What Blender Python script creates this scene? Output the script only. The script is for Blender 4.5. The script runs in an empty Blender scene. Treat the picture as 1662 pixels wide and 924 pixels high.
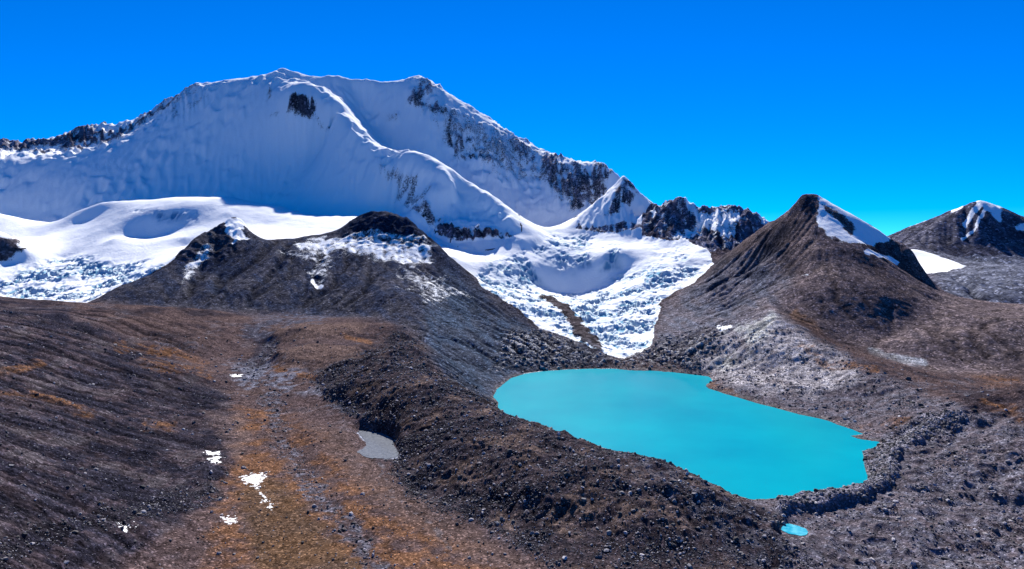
import bpy, math, random
import numpy as np

SC = bpy.context.scene
PI = math.pi
QUAL = 1.0            # mesh density

# ------------------------------------------------------------------ camera
CAM_H = 250.0         # metres above the lake
F_PX = 1108.0         # focal length in photo pixels (1662 wide)
PITCH = math.atan(62 / F_PX)
cam_d = bpy.data.cameras.new('camera')
cam = bpy.data.objects.new('camera', cam_d)
SC.collection.objects.link(cam)
cam_d.sensor_width = 36.0
cam_d.lens = 36.0 * F_PX / 1662
cam_d.clip_start = 1.0
cam_d.clip_end = 200000.0
cam.location = (0, 0, CAM_H)
cam.rotation_euler = (PI / 2 - PITCH, 0, 0)
SC.camera = cam

# ------------------------------------------------------------------ light
SUN_EL = 37.5
SUN_AZ = 1.0        # degrees right of the view axis (+y); negative = left
world = bpy.data.worlds.new('World')
SC.world = world
world.use_nodes = True
wn, wl = world.node_tree.nodes, world.node_tree.links
wn.clear()
wout = wn.new('ShaderNodeOutputWorld')
wbg = wn.new('ShaderNodeBackground')
sky = wn.new('ShaderNodeTexSky')
sky.sky_type = 'NISHITA'
sky.sun_disc = False
sky.sun_elevation = math.radians(SUN_EL)
sky.sun_rotation = math.radians(SUN_AZ)
sky.altitude = 5200
sky.air_density = 1.1
sky.dust_density = 0.0
sky.ozone_density = 6.0
hsv = wn.new('ShaderNodeHueSaturation')
hsv.inputs['Saturation'].default_value = 1.6
hsv.inputs['Value'].default_value = 1.0
wl.new(sky.outputs[0], hsv.inputs['Color'])
tint = wn.new('ShaderNodeMix'); tint.data_type = 'RGBA'; tint.blend_type = 'MULTIPLY'
tint.inputs['Factor'].default_value = 1.0; tint.inputs['B'].default_value = (.10, .68, .90, 1)
wl.new(hsv.outputs[0], tint.inputs['A']); wl.new(tint.outputs['Result'], wbg.inputs['Color'])
wbg.inputs['Strength'].default_value = 0.09
wl.new(wbg.outputs[0], wout.inputs['Surface'])

sun_d = bpy.data.lights.new('sun', 'SUN')
sun_d.energy = 5.0
sun_d.angle = math.radians(0.5)
sun_d.color = (1.0, 0.965, 0.92)
sun = bpy.data.objects.new('sun', sun_d)
SC.collection.objects.link(sun)
sun.rotation_euler = (PI / 2 - math.radians(SUN_EL), 0, PI - math.radians(SUN_AZ))
SC.view_settings.view_transform = 'Standard'
SC.view_settings.look = 'None'
SC.view_settings.exposure = 1.0
SC.view_settings.gamma = 1.0
SC.cycles.max_bounces = 5
SC.cycles.diffuse_bounces = 1
SC.cycles.glossy_bounces = 2
SC.cycles.transmission_bounces = 2

# ------------------------------------------------------------------ survey: bearings taken with a pin-hole, stored as world points
CP, SP = math.cos(PITCH), math.sin(PITCH)
def bearing(px, py):
    a = (np.asarray(px, float) - 831) / F_PX
    b = (462 - np.asarray(py, float)) / F_PX
    x, y, z = a, CP + b * SP, b * CP - SP
    h = np.hypot(x, y)
    return np.arctan2(x, y), z / h
def P(px, py, r=None, z=None):
    th, t = bearing(px, py)
    if r is None:
        r = z / t
    else:                       # r is the distance along the valley axis: turn it into range
        r = r / math.cos(th)
    return (float(th), math.log(float(r)), float(r * t) + CAM_H)
def ZL(zr, *pts):       # line of points of given height relative to the camera
    return [P(a, b, z=zr) for a, b in pts]
def RL(*pts):
    return [P(a, b, r) for a, b, r in pts]
def Zs(*pts):
    return [P(a, b, z=c) for a, b, c in pts]
def project(th, r, z):
    x, y, zz = r * np.sin(th), r * np.cos(th), z - CAM_H
    yc = y * CP - zz * SP
    zc = y * SP + zz * CP
    return 831 + F_PX * x / yc, 462 - F_PX * zc / yc

lines = []; pts = []
def L(l): lines.append(l)
def Q(l): pts.extend(l)

# --- massif skyline, back rocky ridge then the summit ridge
back_ridge = [(-400,250,3800),(-150,240,3800),(0,234,3800),(44,243,3800),(64,232,3800),(78,228,3800),(129,214,3850),(169,209,3900),(208,205,4000),(240,188,3980),(275,165,3960),(305,150,3900),(328,137,3850)]
summit = [(328,137,3840),(381,131,3850),(426,125,3860),(457,114,3890),(480,116,3890),(506,125,3890),(533,122,3900),(564,128,3910),(622,133,3930),(653,130,3940),(680,122,3950),(702,134,3940),(733,161,3920),(764,181,3900),(786,194,3880),(813,210,3850),(844,232,3800),(870,243,3750),(901,259,3700),(932,267,3620),(956,270,3560),(975,268,3500),(995,280,3430)]
front_crest = [(-400,262,3340),(-150,260,3340),(0,259,3340),(58,259,3350),(133,252,3400),(186,234,3500),(222,221,3540),(266,190,3640),(300,160,3730),(320,143,3800)]
L(RL(*back_ridge)); L(RL(*summit)); L(RL(*front_crest))
L(RL((-400,256,3600),(0,252,3600),(58,253,3600),(133,245,3640),(186,230,3740),(222,214,3800),(266,184,3860)))
L(RL((995,280,3430),(1060,330,3420),(1150,400,3400),(1250,430,3400)))
L([(p[0], math.log(math.exp(p[1]) + 350), p[2] - 330) for p in RL(*summit)])
L([(p[0], math.log(math.exp(p[1]) + 300), p[2] - 260) for p in RL(*back_ridge)])
L([(p[0], math.log(7200), 150) for p in RL(*back_ridge, *summit)])
# foot behind the snow dome
foot = [(-400,362,3050),(-150,362,3050),(0,362,3050),(60,370,3030),(107,374,3000),(140,362,3020),(230,350,3090),(370,346,3110),(440,354,3090),(500,358,3060),(575,362,3050),(640,352,3040)]
L(RL(*foot))
face = [(-400,310,3180),(-150,310,3180),(0,310,3180),(150,300,3230),(300,250,3440),(460,242,3470),(540,250,3440)]
L(RL(*face))
# spur
spur = [(515,140,3800),(533,150,3730),(551,161,3660),(573,188,3540),(600,219,3450),(626,245,3350),(662,252,3300),(702,267,3210),(737,279,3090),(768,303,2940),(799,330,2800),(826,352,2740),(844,378,2690)]
L(RL(*spur))
L(RL((470,128,3820),(500,134,3800)))
L(RL((465,150,3570),(480,152,3560),(505,153,3560),(525,158,3560)))           # sunlit shelf
L(RL((470,161,3545),(490,164,3535),(510,168,3530)))                         # cliff below the shelf
L(RL((480,196,3500),(505,202,3490)))
L(RL((530,168,3500),(543,182,3430),(562,206,3340),(588,234,3250),(612,258,3150)))
L(RL((530,186,3480),(538,202,3400),(548,222,3330),(572,246,3240),(596,270,3160),(608,292,3090)))
L(RL((628,266,3120),(645,266,3070),(670,269,3000),(700,278,2950),(735,288,2880)))          # plateau front edge
L(RL((640,285,3060),(670,287,2990),(700,292,2940),(728,303,2870)))
L(RL((575,150,3900),(600,190,3780),(625,226,3640),(650,245,3560),(702,274,3400),(737,292,3320),(768,309,3260),(800,335,3200),(835,361,3110)))  # trough right of the spur
rfoot = [(835,361,3110),(870,367,3120),(901,365,3120),(932,356,3120)]
L(RL(*rfoot))
Q(RL((700,190,3640),(760,250,3520),(860,300,3440),(920,310,3330),(650,180,3740),(800,270,3460),(880,340,3230)))
# rock wall left of the sub-spur, sub-spur, bowl
L(RL((624,275,3150),(630,310,3080),(640,345,3000)))
L(RL((665,300,3005),(666,325,2930),(668,345,2870)))
L(RL((728,304,2880),(706,303,2875),(696,315,2860),(684,330,2840),(666,347,2820)))
L(RL((745,320,2900),(735,333,2860),(719,343,2820),(714,358,2770)))
L(RL((760,342,2840),(790,346,2810),(815,358,2765)))
L(RL((715,363,2745),(750,360,2735),(790,363,2720),(825,370,2705)))
cbase = [(690,372,2740),(705,385,2690),(742,402,2620),(777,409,2590),(820,400,2600),(848,387,2650)]
L(RL(*cbase))
L(RL((698,350,2790),(706,362,2750)))
# --- snow dome and left snowfield
dome = [(-400,350,2850),(-100,350,2850),(0,347,2850),(44,358,2880),(107,363,2880),(120,345,2860),(164,327,2850),(213,325,2850),(288,321,2850),(377,321,2850),(408,330,2850),(444,332,2850),(501,347,2850),(560,350,2850),(577,349,2850),(640,352,2850)]
L(RL(*dome))
L(RL((225,351,2650),(250,346,2660),(275,343,2660),(300,347,2650),(320,352,2640)))
L(RL((190,376,2570),(215,384,2560),(245,386,2560),(275,380,2565),(303,370,2575)))
L(RL((185,386,2470),(245,392,2450),(300,385,2450)))
L(RL((115,352,2800),(140,345,2800),(165,343,2790))); L(RL((125,360,2760),(150,356,2750)))
Q(RL((100,420,2400),(300,400,2400),(150,450,2150),(250,430,2150),(430,366,2600),(20,430,2300),(-300,420,2400),(500,372,2550),(620,372,2600),(370,345,2650),(60,385,2650),(400,380,2450),(200,400,2400)))
L(RL((-400,500,1950),(-100,495,1950),(0,488,1950),(80,488,1900),(155,487,1800)))
Q(RL((-60,372,2420),(0,376,2400),(20,385,2380),(36,405,2340)))
Q(RL((-60,410,2480),(45,400,2450)))
# --- dark hill
hillB = [(155,485,1750),(200,463,1830),(253,445,1900),(284,427,1950),(288,409,2030),(311,387,2120),(355,370,2180),(368,356,2220),(382,352,2240),(395,352,2250)]
L(RL(*hillB)); L(RL((395,352,2250),(403,374,2250),(400,392,2260)))
L(RL((400,392,2260),(470,387,2290),(537,381,2300),(560,365,2320),(577,356,2330),(595,347,2330),(617,344,2330),(632,346,2330),(648,352,2320),(668,358,2290),(684,374,2250),(715,396,2190),(737,418,2130),(768,449,2010),(782,467,1940),(800,476,1900),(823,490,1840),(844,500,1800),(851,509,1780),(878,533,1690),(929,550,1590),(985,576,1445)))
L(RL((440,392,2200),(500,388,2190),(560,384,2180),(620,388,2160),(690,392,2150),(712,398,2150)))
L(RL((560,400,2100),(620,405,2090),(680,412,2070)))
Q(RL((350,400,2080),(330,440,1950),(430,425,1990),(520,440,1930),(600,440,1940),(250,475,1740),(350,480,1740),(450,470,1780),(560,470,1780),(650,440,1930)))
L(RL((690,420,2060),(705,450,1930),(715,480,1790),(690,500,1650),(683,530,1500),(681,552,1400)))
Q(RL((740,450,1960),(780,500,1740),(850,560,1480),(760,540,1520),(800,580,1370),(900,570,1480),(730,520,1600),(720,580,1330),(760,600,1270)))
L(RL((590,490,1680),(620,480,1700),(650,478,1700),(675,484,1690)))
Q(RL((600,515,1560),(650,515,1560)))
L(RL((155,492,1680),(250,500,1660),(350,507,1640),(420,510,1640),(500,512,1640),(560,512,1620)))
L([(p[0], math.log(math.exp(p[1]) + 100), p[2] - 55) for p in RL((560,365,2340),(590,348,2340),(617,344,2340),(648,352,2330),(684,374,2270),(715,396,2210),(737,418,2150),(768,449,2030))])
L([(p[0], math.log(math.exp(p[1]) + 90), p[2] - 30) for p in RL((284,427,1960),(288,409,2040),(311,387,2130),(355,370,2190),(368,356,2230),(390,352,2255))])
# --- valley floor
Q(Zs((300,924,-243),(500,924,-245),(700,924,-247),(900,924,-251),(400,800,-238),(550,800,-240),(640,820,-242),(390,700,-230),(480,700,-232),(590,700,-235),
     (390,640,-222),(490,640,-225),(370,600,-212),(430,590,-214),(500,610,-218),(400,560,-200),(430,560,-202),(395,532,-178),(500,517,-166),(445,520,-167)))
Q(Zs((470,536,-174),(530,530,-172),(580,540,-178),(470,550,-188),(560,552,-188)))
L(Zs((450,572,-192),(500,562,-187),(560,563,-187),(600,570,-190))); L(Zs((440,590,-207),(480,608,-213),(520,612,-214),(560,596,-203)))
L([(-0.9,math.log(260),0),(0.9,math.log(260),-15)])
# --- left hills
L(Zs((-300,470,-60),(-100,482,-88),(0,501,-105),(96,528,-130),(159,550,-150),(216,571,-168),(269,590,-185),(336,610,-205),(362,632,-219)))
L([(p[0], math.log(math.exp(p[1]) + 70), p[2] - 14) for p in Zs((-100,482,-88),(0,501,-105),(96,528,-130),(159,550,-150),(216,571,-168),(269,590,-185))])
L(RL((-300,480,1480),(-100,482,1490),(0,485,1500),(70,488,1520),(180,494,1550),(300,500,1570),(350,504,1600)))
L(RL((-100,520,1650),(0,520,1650),(70,520,1650)))
Q(Zs((280,566,-190),(220,545,-170),(330,560,-192),(100,510,-125)))
Q(Zs((150,620,-172),(250,650,-200),(330,690,-222),(360,740,-232),(100,700,-180),(200,750,-208),(330,800,-232),(100,820,-195),(220,860,-222),(180,924,-228),(60,924,-203),
     (0,924,-187),(0,800,-172),(0,700,-158),(0,620,-143),(0,560,-125),(-200,800,-140),(-200,924,-150),(-200,650,-110),(-400,924,-110),(-400,700,-80)))
# --- left moraine
L(ZL(-1, ) + Zs((505,620,-218),(560,665,-226),(635,697,-233),(645,720,-236),(640,760,-240),(660,790,-242),(720,820,-244),(790,850,-246),(850,885,-248),(910,924,-250)))
L(Zs((681,552,-170),(690,575,-182),(700,600,-192),(750,630,-199),(800,656,-205),(850,681,-208),(900,702,-212),(980,724,-216),(1060,746,-220),(1150,786,-228),(1215,815,-235),(1260,845,-244),(1310,870,-251)))
Q(Zs((590,600,-192),(560,625,-205),(620,640,-203),(640,600,-188),(640,560,-172),(690,660,-208),(640,665,-214)))
L(Zs((680,690,-219),(740,690,-211),(800,710,-211)))
Q(Zs((700,735,-225),(760,760,-227),(850,780,-223),(790,815,-238),(1000,800,-225),(950,860,-238),(1100,850,-236),(1050,924,-246),(1180,880,-246),(1150,924,-251),(870,740,-214),(930,780,-221)))
L(ZL(-253,(1150,797),(1060,762),(980,742),(900,720),(850,700),(812,668)))
shore = [(800,645),(806,632),(815,625),(830,614),(850,607),(880,603),(920,600),(960,598.5),(1000,599),(1030,602),(1060,602),(1090,604),(1120,608),(1150,611),(1158,618),(1145,626),(1150,631),(1180,640),(1215,651),(1250,660),(1290,671),(1340,682),(1362,690),(1385,698),(1402,704),(1380,708),(1392,712),(1432,718),(1420,727),(1400,732),(1404,760),(1412,782),(1380,797),(1340,801),(1310,806),(1260,809),(1222,812)]
L(ZL(-250, *shore))
L(ZL(-262,(850,625),(1000,612),(1120,620),(1150,650),(1300,700),(1360,730),(1370,770),(1300,790),(1220,790),(1120,745),(1000,705),(900,675)))
Q(ZL(-266,(950,640),(1050,660),(1150,690),(1250,730)))
# --- outlet and right foreground
Q(Zs((1285,858,-256),(1350,870,-256),(1250,924,-257),(1400,924,-259),(1600,924,-257),(1380,850,-252),(1500,850,-247),(1600,800,-241),(1700,860,-250),(1900,924,-250),(1900,750,-225)))
L(Zs((1240,822,-248),(1320,818,-247),(1400,803,-243),(1440,775,-240),(1440,740,-240),(1490,700,-233),(1550,690,-229)))
L(Zs((1330,835,-252),(1420,822,-249),(1470,790,-245),(1475,750,-243),(1560,708,-235)))
Q(Zs((1580,740,-233),(1650,740,-227),(1662,680,-215),(1600,665,-214),(1662,630,-196)))
# --- right moraine
L(RL((1085,590,1400),(1130,560,1450),(1180,535,1480),(1250,508,1480),(1290,530,1400),(1330,560,1300),(1390,590,1180),(1460,622,1060),(1560,664,900)))
Q(RL((1200,580,1330),(1300,620,1170),(1380,650,1060),(1440,660,970)))
L(RL((1310,530,1430),(1350,556,1370),(1415,580,1290),(1500,606,1170),(1600,640,1050)))
L(RL((1415,567,1350),(1440,545,1420),(1481,520,1480),(1540,535,1420),(1620,540,1370),(1700,530,1370)))
L(RL((1440,574,1315),(1500,592,1262),(1580,603,1230),(1662,596,1235)))
L(RL((1450,553,1370),(1490,556,1345),(1560,548,1350),(1620,552,1330),(1700,556,1320)))
Q(RL((2062,560,1250),(2062,640,900)))
# --- brown mountain
brown_r = [(1312,318,2000),(1330,320,1990),(1355,334,1970),(1380,348,1950),(1412,365,1920),(1440,382,1900),(1470,398,1860),(1483,408,1830),(1492,430,1790),(1497,452,1770),(1543,478,1740),(1588,494,1720),(1662,499,1700),(1800,500,1700),(2062,500,1700)]
L(RL(*brown_r))
L([(p[0], math.log(math.exp(p[1]) + 120), p[2] - 70) for p in RL(*brown_r)])
brown_l = [(1312,318,2000),(1300,321,2010),(1286,343,2060),(1267,355,2110),(1251,366,2160),(1233,383,2220),(1205,400,2290),(1180,412,2330),(1157,431,2350)]
L(RL(*brown_l))
L([(p[0], math.log(math.exp(p[1]) + 100), p[2] - 60) for p in RL(*brown_l[:-2])])
gmr = [(1157,431,2350),(1127,459,2200),(1100,472,2120),(1081,482,2050),(1069,494,1980),(1071,509,1890),(1061,533,1700),(1059,560,1530),(1042,572,1480),(1007,583,1440)]
L(RL(*gmr))
Q(RL((1230,430,1970),(1180,480,1840),(1130,530,1620),(1100,570,1470),(1250,470,1720),(1320,370,1850),(1330,410,1740),(1400,410,1740),(1380,375,1850),(1200,450,1930)))
L(RL((1300,470,1610),(1340,457,1620),(1380,453,1620),(1430,460,1620),(1470,472,1620)))
L(RL((1390,432,1680),(1440,440,1690),(1470,452,1690)))
Q(RL((1330,520,1480),(1400,545,1420),(1540,500,1580),(1620,515,1500)))
L(RL((1450,405,1850),(1460,420,1800),(1490,455,1740)))
# --- far right
L(RL((1400,400,3450),(1448,381,3400),(1499,361,3350),(1530,349,3330),(1561,339,3300),(1592,329,3300),(1628,343,3300),(1662,359,3300),(1720,380,3300),(1850,370,3400),(2062,400,3400)))
L([(p[0], math.log(math.exp(p[1]) + 500), p[2] - 280) for p in RL((1448,381,3400),(1499,361,3350),(1561,339,3300),(1592,329,3300),(1662,359,3300),(1850,370,3400),(2062,400,3400))])
L(RL((1300,430,3100),(1400,420,3050),(1490,402,3000),(1570,420,2900),(1662,424,2900),(1900,420,2900)))
L(RL((1480,406,2850),(1520,415,2780),(1567,432,2620))); L(RL((1500,446,2500),(1540,440,2550),(1567,434,2600)))
Q(RL((1520,460,2250),(1600,432,2500),(1662,436,2450),(1600,465,2200),(1662,472,2150),(1900,460,2300)))
L(RL((1540,505,1950),(1662,515,1950),(2062,515,1950)))
L(RL((1440,470,2200),(1380,460,2350),(1300,450,2500)))
# --- small rocky peaks and the snow pyramid
L(RL((1042,366,2960),(1053,353,2950),(1073,340,2900),(1090,333,2880),(1108,326,2850),(1125,338,2850),(1143,351,2850),(1160,345,2820),(1178,340,2800),(1205,344,2760),(1233,352,2720),(1250,365,2700),(1290,390,2650)))
L([(p[0], math.log(math.exp(p[1]) + 220), p[2] - 160) for p in RL((1060,353,2950),(1108,326,2850),(1143,351,2850),(1178,340,2800),(1233,352,2720),(1290,390,2650))])
L(RL((1042,385,2740),(1065,388,2690),(1088,392,2640),(1110,392,2640),(1130,400,2570),(1151,408,2480)))
L(RL((1125,350,2780),(1115,372,2700)))
L(RL((1012,284,3150),(990,310,3080),(965,335,3000),(940,357,2950)))
L(RL((1012,284,3150),(1034,305,3100),(1052,322,3060),(1069,340,3020)))
L(RL((1012,286,3140),(1020,310,3030),(1012,340,2930),(1000,362,2850)))
L(RL((936,373,2900),(968,378,2840),(1003,378,2790),(1042,370,2790)))
L([(p[0], math.log(math.exp(p[1]) + 140), p[2] - 120) for p in RL((1012,284,3150),(990,310,3080),(1034,305,3100),(1069,340,3020))])
# --- main glacier
L(RL((700,378,2740),(720,400,2560),(735,418,2400)))
Q(RL((760,422,2450),(800,428,2420),(900,385,2850),(860,405,2620),(950,392,2780),(1020,395,2700),(1080,405,2560),(1120,420,2420)))
L(RL((850,428,2480),(880,430,2530),(910,434,2560),(940,432,2560),(975,424,2540),(1000,408,2560)))
L(RL((860,458,2400),(880,466,2440),(915,475,2460),(950,474,2450),(985,452,2480),(1005,435,2520)))
L(RL((800,462,2150),(860,480,2180),(930,486,2200),(1000,480,2200)))
Q(RL((1080,440,2300),(1040,455,2280),(1050,500,1930),(980,510,1920),(900,500,1950),(850,490,2000),(1000,540,1700),(930,530,1760),(1010,565,1520),(1040,520,1800)))
Q(RL((1065,470,2140),(1075,462,2220)))
# ends of the world
L([(-0.86,math.log(8000),60),(0.86,math.log(8000),60)])
Q([(0.86,math.log(700),40),(0.86,math.log(400),30),(-0.86,math.log(700),160)])

# ------------------------------------------------------------------ surface through the survey points
def densify(line, step=0.012):
    out = []
    for a, b in zip(line[:-1], line[1:]):
        n = max(1, int(math.hypot(b[0]-a[0], b[1]-a[1]) / step))
        for k in range(n):
            t = k / n
            out.append(tuple(a[i] + (b[i]-a[i]) * t for i in range(3)))
    out.append(line[-1])
    return out
allp = list(pts)
for l in lines:
    allp += densify([p for p in l if p[1] == p[1]])
allp = np.array(allp)
key = np.round(allp[:, :2] / 0.003).astype(int)
_, idx = np.unique(key, axis=0, return_index=True)
allp = allp[np.sort(idx)]
n = len(allp)
X = allp[:, :2]
BETA = 1.15
def phi(d2): return d2 ** (BETA / 2)
D2 = ((X[:, None, :] - X[None]) ** 2).sum(-1)
A = np.zeros((n + 3, n + 3))
A[:n, :n] = -phi(D2) + np.eye(n) * 0.0010
A[:n, n] = 1; A[:n, n+1:] = X
A[n, :n] = 1; A[n+1:, :n] = X.T
sol = np.linalg.solve(A, np.concatenate([allp[:, 2], np.zeros(3)]))
cu = np.arange(-0.87, 0.8701, 0.004)
cv = np.arange(math.log(250), math.log(8500), 0.005)
CU, CV = np.meshgrid(cu, cv, indexing='ij')
g = np.stack([CU.ravel(), CV.ravel()], 1)
Zc = np.empty(len(g))
for s in range(0, len(g), 20000):
    q = g[s:s+20000]
    d2 = (q[:, 0:1] - X[:, 0]) ** 2 + (q[:, 1:2] - X[:, 1]) ** 2
    Zc[s:s+20000] = -phi(d2) @ sol[:n] + sol[n] + q @ sol[n+1:]
Zc = Zc.reshape(CU.shape)

def resample(G, a0, da, a, axis):
    f = (a - a0) / da
    i = np.clip(np.floor(f).astype(int), 1, G.shape[axis] - 3)
    t = f - i
    w = [(-t + 2*t*t - t**3) / 2, (2 - 5*t*t + 3*t**3) / 2, (t + 4*t*t - 3*t**3) / 2, (t**3 - t*t) / 2]
    out = 0
    for k in range(4):
        s = np.take(G, i + k - 1, axis=axis)
        out = out + s * (w[k][:, None] if axis == 0 else w[k][None])
    return out
fu = np.concatenate([np.linspace(-0.84, -0.665, 40, endpoint=False), np.arange(-0.665, 0.665, 0.00135 / QUAL), np.linspace(0.665, 0.84, 40)])
fv = np.concatenate([np.linspace(math.log(270), math.log(370), 60, endpoint=False), np.arange(math.log(370), math.log(4900), 0.00175 / QUAL), np.linspace(math.log(4905), math.log(7800), 80)])
Z = resample(resample(Zc, cu[0], 0.004, fu, 0), cv[0], 0.005, fv, 1)
U, V = np.meshgrid(fu, fv, indexing='ij')
R = np.exp(V)
WX, WY = R * np.sin(U), R * np.cos(U)
NU, NV = Z.shape
SPC = R * 0.0016
PX, PY = project(U, R, Z)

# ------------------------------------------------------------------ noise
rs = np.random.RandomState(7)
PERM = np.concatenate([rs.permutation(4096)] * 2)
GA = rs.rand(4096) * 2 * PI
GX, GY = np.cos(GA).astype(np.float32), np.sin(GA).astype(np.float32)
RV = rs.rand(4096).astype(np.float32)
def hsh(i, j): return PERM[(PERM[i & 4095] + j) & 4095]
def perlin(x, y):
    i = np.floor(x).astype(np.int64); j = np.floor(y).astype(np.int64)
    fx = (x - i).astype(np.float32); fy = (y - j).astype(np.float32)
    sx = fx*fx*fx*(fx*(fx*6-15)+10); sy = fy*fy*fy*(fy*(fy*6-15)+10)
    def c(a, b):
        h = hsh(i + a, j + b)
        return GX[h] * (fx - a) + GY[h] * (fy - b)
    a = c(0, 0); a += (c(1, 0) - a) * sx
    b = c(0, 1); b += (c(1, 1) - b) * sx
    return (a + (b - a) * sy) * 1.5
def fbm(x, y, lam, octs, gain=0.5, ridged=False, spc=None, seed=0):
    out = np.zeros(np.shape(x), np.float32); amp = 1.0
    for o in range(octs):
        nz = perlin(x / lam + 17.3 * (o + seed), y / lam - 9.1 * (o + seed))
        if ridged: nz = 1 - 2 * np.abs(nz) ** 0.8
        if spc is not None:
            nz = nz * np.clip((lam / spc - 2) / 3, 0, 1)
        out += nz * amp
        amp *= gain; lam *= 0.47
    return out
def worley(x, y, seed=0, jit=0.9):
    i = np.floor(x).astype(np.int64); j = np.floor(y).astype(np.int64)
    f1 = np.full(x.shape, 9.0); f2 = f1.copy(); cid = np.zeros(x.shape, np.int64); dy = np.zeros(x.shape)
    for a in (-1, 0, 1):
        for b in (-1, 0, 1):
            h = hsh(i + a + seed * 31, j + b)
            cx = i + a + 0.5 + (RV[h] - .5) * jit; cy = j + b + 0.5 + (RV[(h * 7 + 13) & 4095] - .5) * jit
            d = np.hypot(x - cx, y - cy)
            m = d < f1
            f2 = np.where(m, f1, np.minimum(f2, d))
            cid = np.where(m, h, cid); dy = np.where(m, y - cy, dy); f1 = np.where(m, d, f1)
    return f1, f2, RV[cid], dy
def sst(x, a, b):
    t = np.clip((x - a) / (b - a), 0, 1); return t * t * (3 - 2 * t)

# ------------------------------------------------------------------ regions
def inpoly(x, y, poly):
    m = np.zeros(x.shape, bool)
    xs = [p[0] for p in poly]; ys = [p[1] for p in poly]
    sel = (x >= min(xs)) & (x <= max(xs)) & (y >= min(ys)) & (y <= max(ys))
    xx, yy = x[sel], y[sel]; r = np.zeros(xx.shape, bool)
    k = len(poly) - 1
    for i in range(len(poly)):
        (x1, y1), (x2, y2) = poly[i][:2], poly[k][:2]
        if y1 != y2:
            c = ((y1 > yy) != (y2 > yy)) & (xx < (x2 - x1) * (yy - y1) / (y2 - y1) + x1)
            r ^= c
        k = i
    m[sel] = r
    return m
def sdpoly(x, y, poly, reach):
    """signed distance (positive inside) to a polygon, clipped to reach"""
    xs = [p[0] for p in poly]; ys = [p[1] for p in poly]
    sel = (x >= min(xs) - reach) & (x <= max(xs) + reach) & (y >= min(ys) - reach) & (y <= max(ys) + reach)
    xx, yy = x[sel], y[sel]
    d = np.full(xx.shape, reach, float); r = np.zeros(xx.shape, bool)
    k = len(poly) - 1
    for i in range(len(poly)):
        (x1, y1), (x2, y2) = poly[i][:2], poly[k][:2]
        dx, dy = x2 - x1, y2 - y1
        t = np.clip(((xx - x1) * dx + (yy - y1) * dy) / (dx*dx + dy*dy + 1e-12), 0, 1)
        d = np.minimum(d, np.hypot(xx - x1 - t * dx, yy - y1 - t * dy))
        if y1 != y2:
            r ^= ((y1 > yy) != (y2 > yy)) & (xx < (x2 - x1) * (yy - y1) / (y2 - y1) + x1)
        k = i
    out = np.full(x.shape, -float(reach))
    out[sel] = np.where(r, d, -d)
    return out
def rp(*p): return [P(a, b, r)[:2] for a, b, r in p]
wu = U + 0.0035 * fbm(WX, WY, 90, 3, seed=3); wv = V + 0.004 * fbm(WX, WY, 80, 3, seed=5)
REG = np.zeros(U.shape, np.int8)    # 0 ground
GROUND, HILL, BROWN, FARM, GLAC, FIELD, MASSIF, PYR, PEAKS, FIELD2 = range(10)
p_far = rp((1000,500,3300),(1300,450,2640),(1400,450,2300),(1497,452,1900),(1543,478,1850),(1662,499,1830),(2300,500,1830),(2300,300,6400),(1000,300,6400))
REG[inpoly(U, V, p_far)] = FARM
p_brown = rp((1007,583,1440),(1050,590,1400),(1085,590,1400),(1130,560,1450),(1180,535,1480),(1250,508,1485),(1310,530,1430),(1415,567,1340),(1500,596,1210),(1580,602,1195),(1700,590,1210),(2300,560,1250),
             (2300,500,1830),(1662,499,1830),(1543,478,1850),(1497,452,1900),(1400,450,2300),(1300,450,2640),(1151,408,2480))
REG[inpoly(U, V, p_brown + rp(*gmr))] = BROWN
p_hill = rp((155,487,1700),(250,500,1660),(350,507,1640),(500,512,1640),(560,512,1600),(640,520,1520),(681,552,1400),(700,600,1120),(750,630,1000),(790,655,1060),(815,625,1231),(850,607,1338),(920,600,1385),(1007,583,1430),(985,576,1445),(929,550,1590),(878,533,1690),(851,509,1780),(823,490,1840),(782,467,1950),(768,449,2040),(737,418,2180),(715,396,2330),
            (684,374,2400),(617,344,2450),(560,365,2400),(537,381,2310),(470,387,2300),(400,392,2270),(403,374,2260),(400,352,2270),(368,356,2300),(311,387,2180),(288,409,2080),(284,427,1985),(253,445,1930),(200,463,1860),(155,485,1780))
REG[inpoly(wu, wv, p_hill)] = HILL
hill_front = rp((-700,500,1950),(0,488,1800),(155,485,1770),(200,463,1860),(253,445,1930),(284,427,1985),(288,409,2080),(311,387,2180),(368,356,2300),(400,352,2270),(403,374,2260),(400,392,2270),(470,387,2300),(537,381,2310),(560,365,2400),(617,344,2450),(684,374,2400),(715,396,2330))
p_field = hill_front + rp((720,400,2560),(700,378,2740),(668,350,2830),(640,352,3040),(575,356,3050),(500,350,3050),(370,332,3100),(230,336,3080),(107,367,3000),(0,352,3050),(-700,352,3050))
REG[inpoly(U, V, p_field)] = FIELD
p_glac = rp((1007,583,1440),(985,576,1445),(929,550,1590),(878,533,1690),(851,509,1780),(823,490,1840),(782,467,1950),(768,449,2040),(737,418,2180),(715,396,2330),(720,400,2560),(700,378,2740),
            (742,402,2620),(777,409,2590),(820,400,2600),(848,387,2650),(846,378,2700),(835,361,3110),(870,367,3120),(932,356,3120),(940,360,2960),(936,373,2900),(968,378,2840),(1003,378,2790),(1042,370,2790),(1042,385,2740),(1088,392,2640),(1110,392,2640),(1151,408,2480)) + rp(*gmr[:-1])
REG[inpoly(wu, wv, p_glac)] = GLAC
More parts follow.
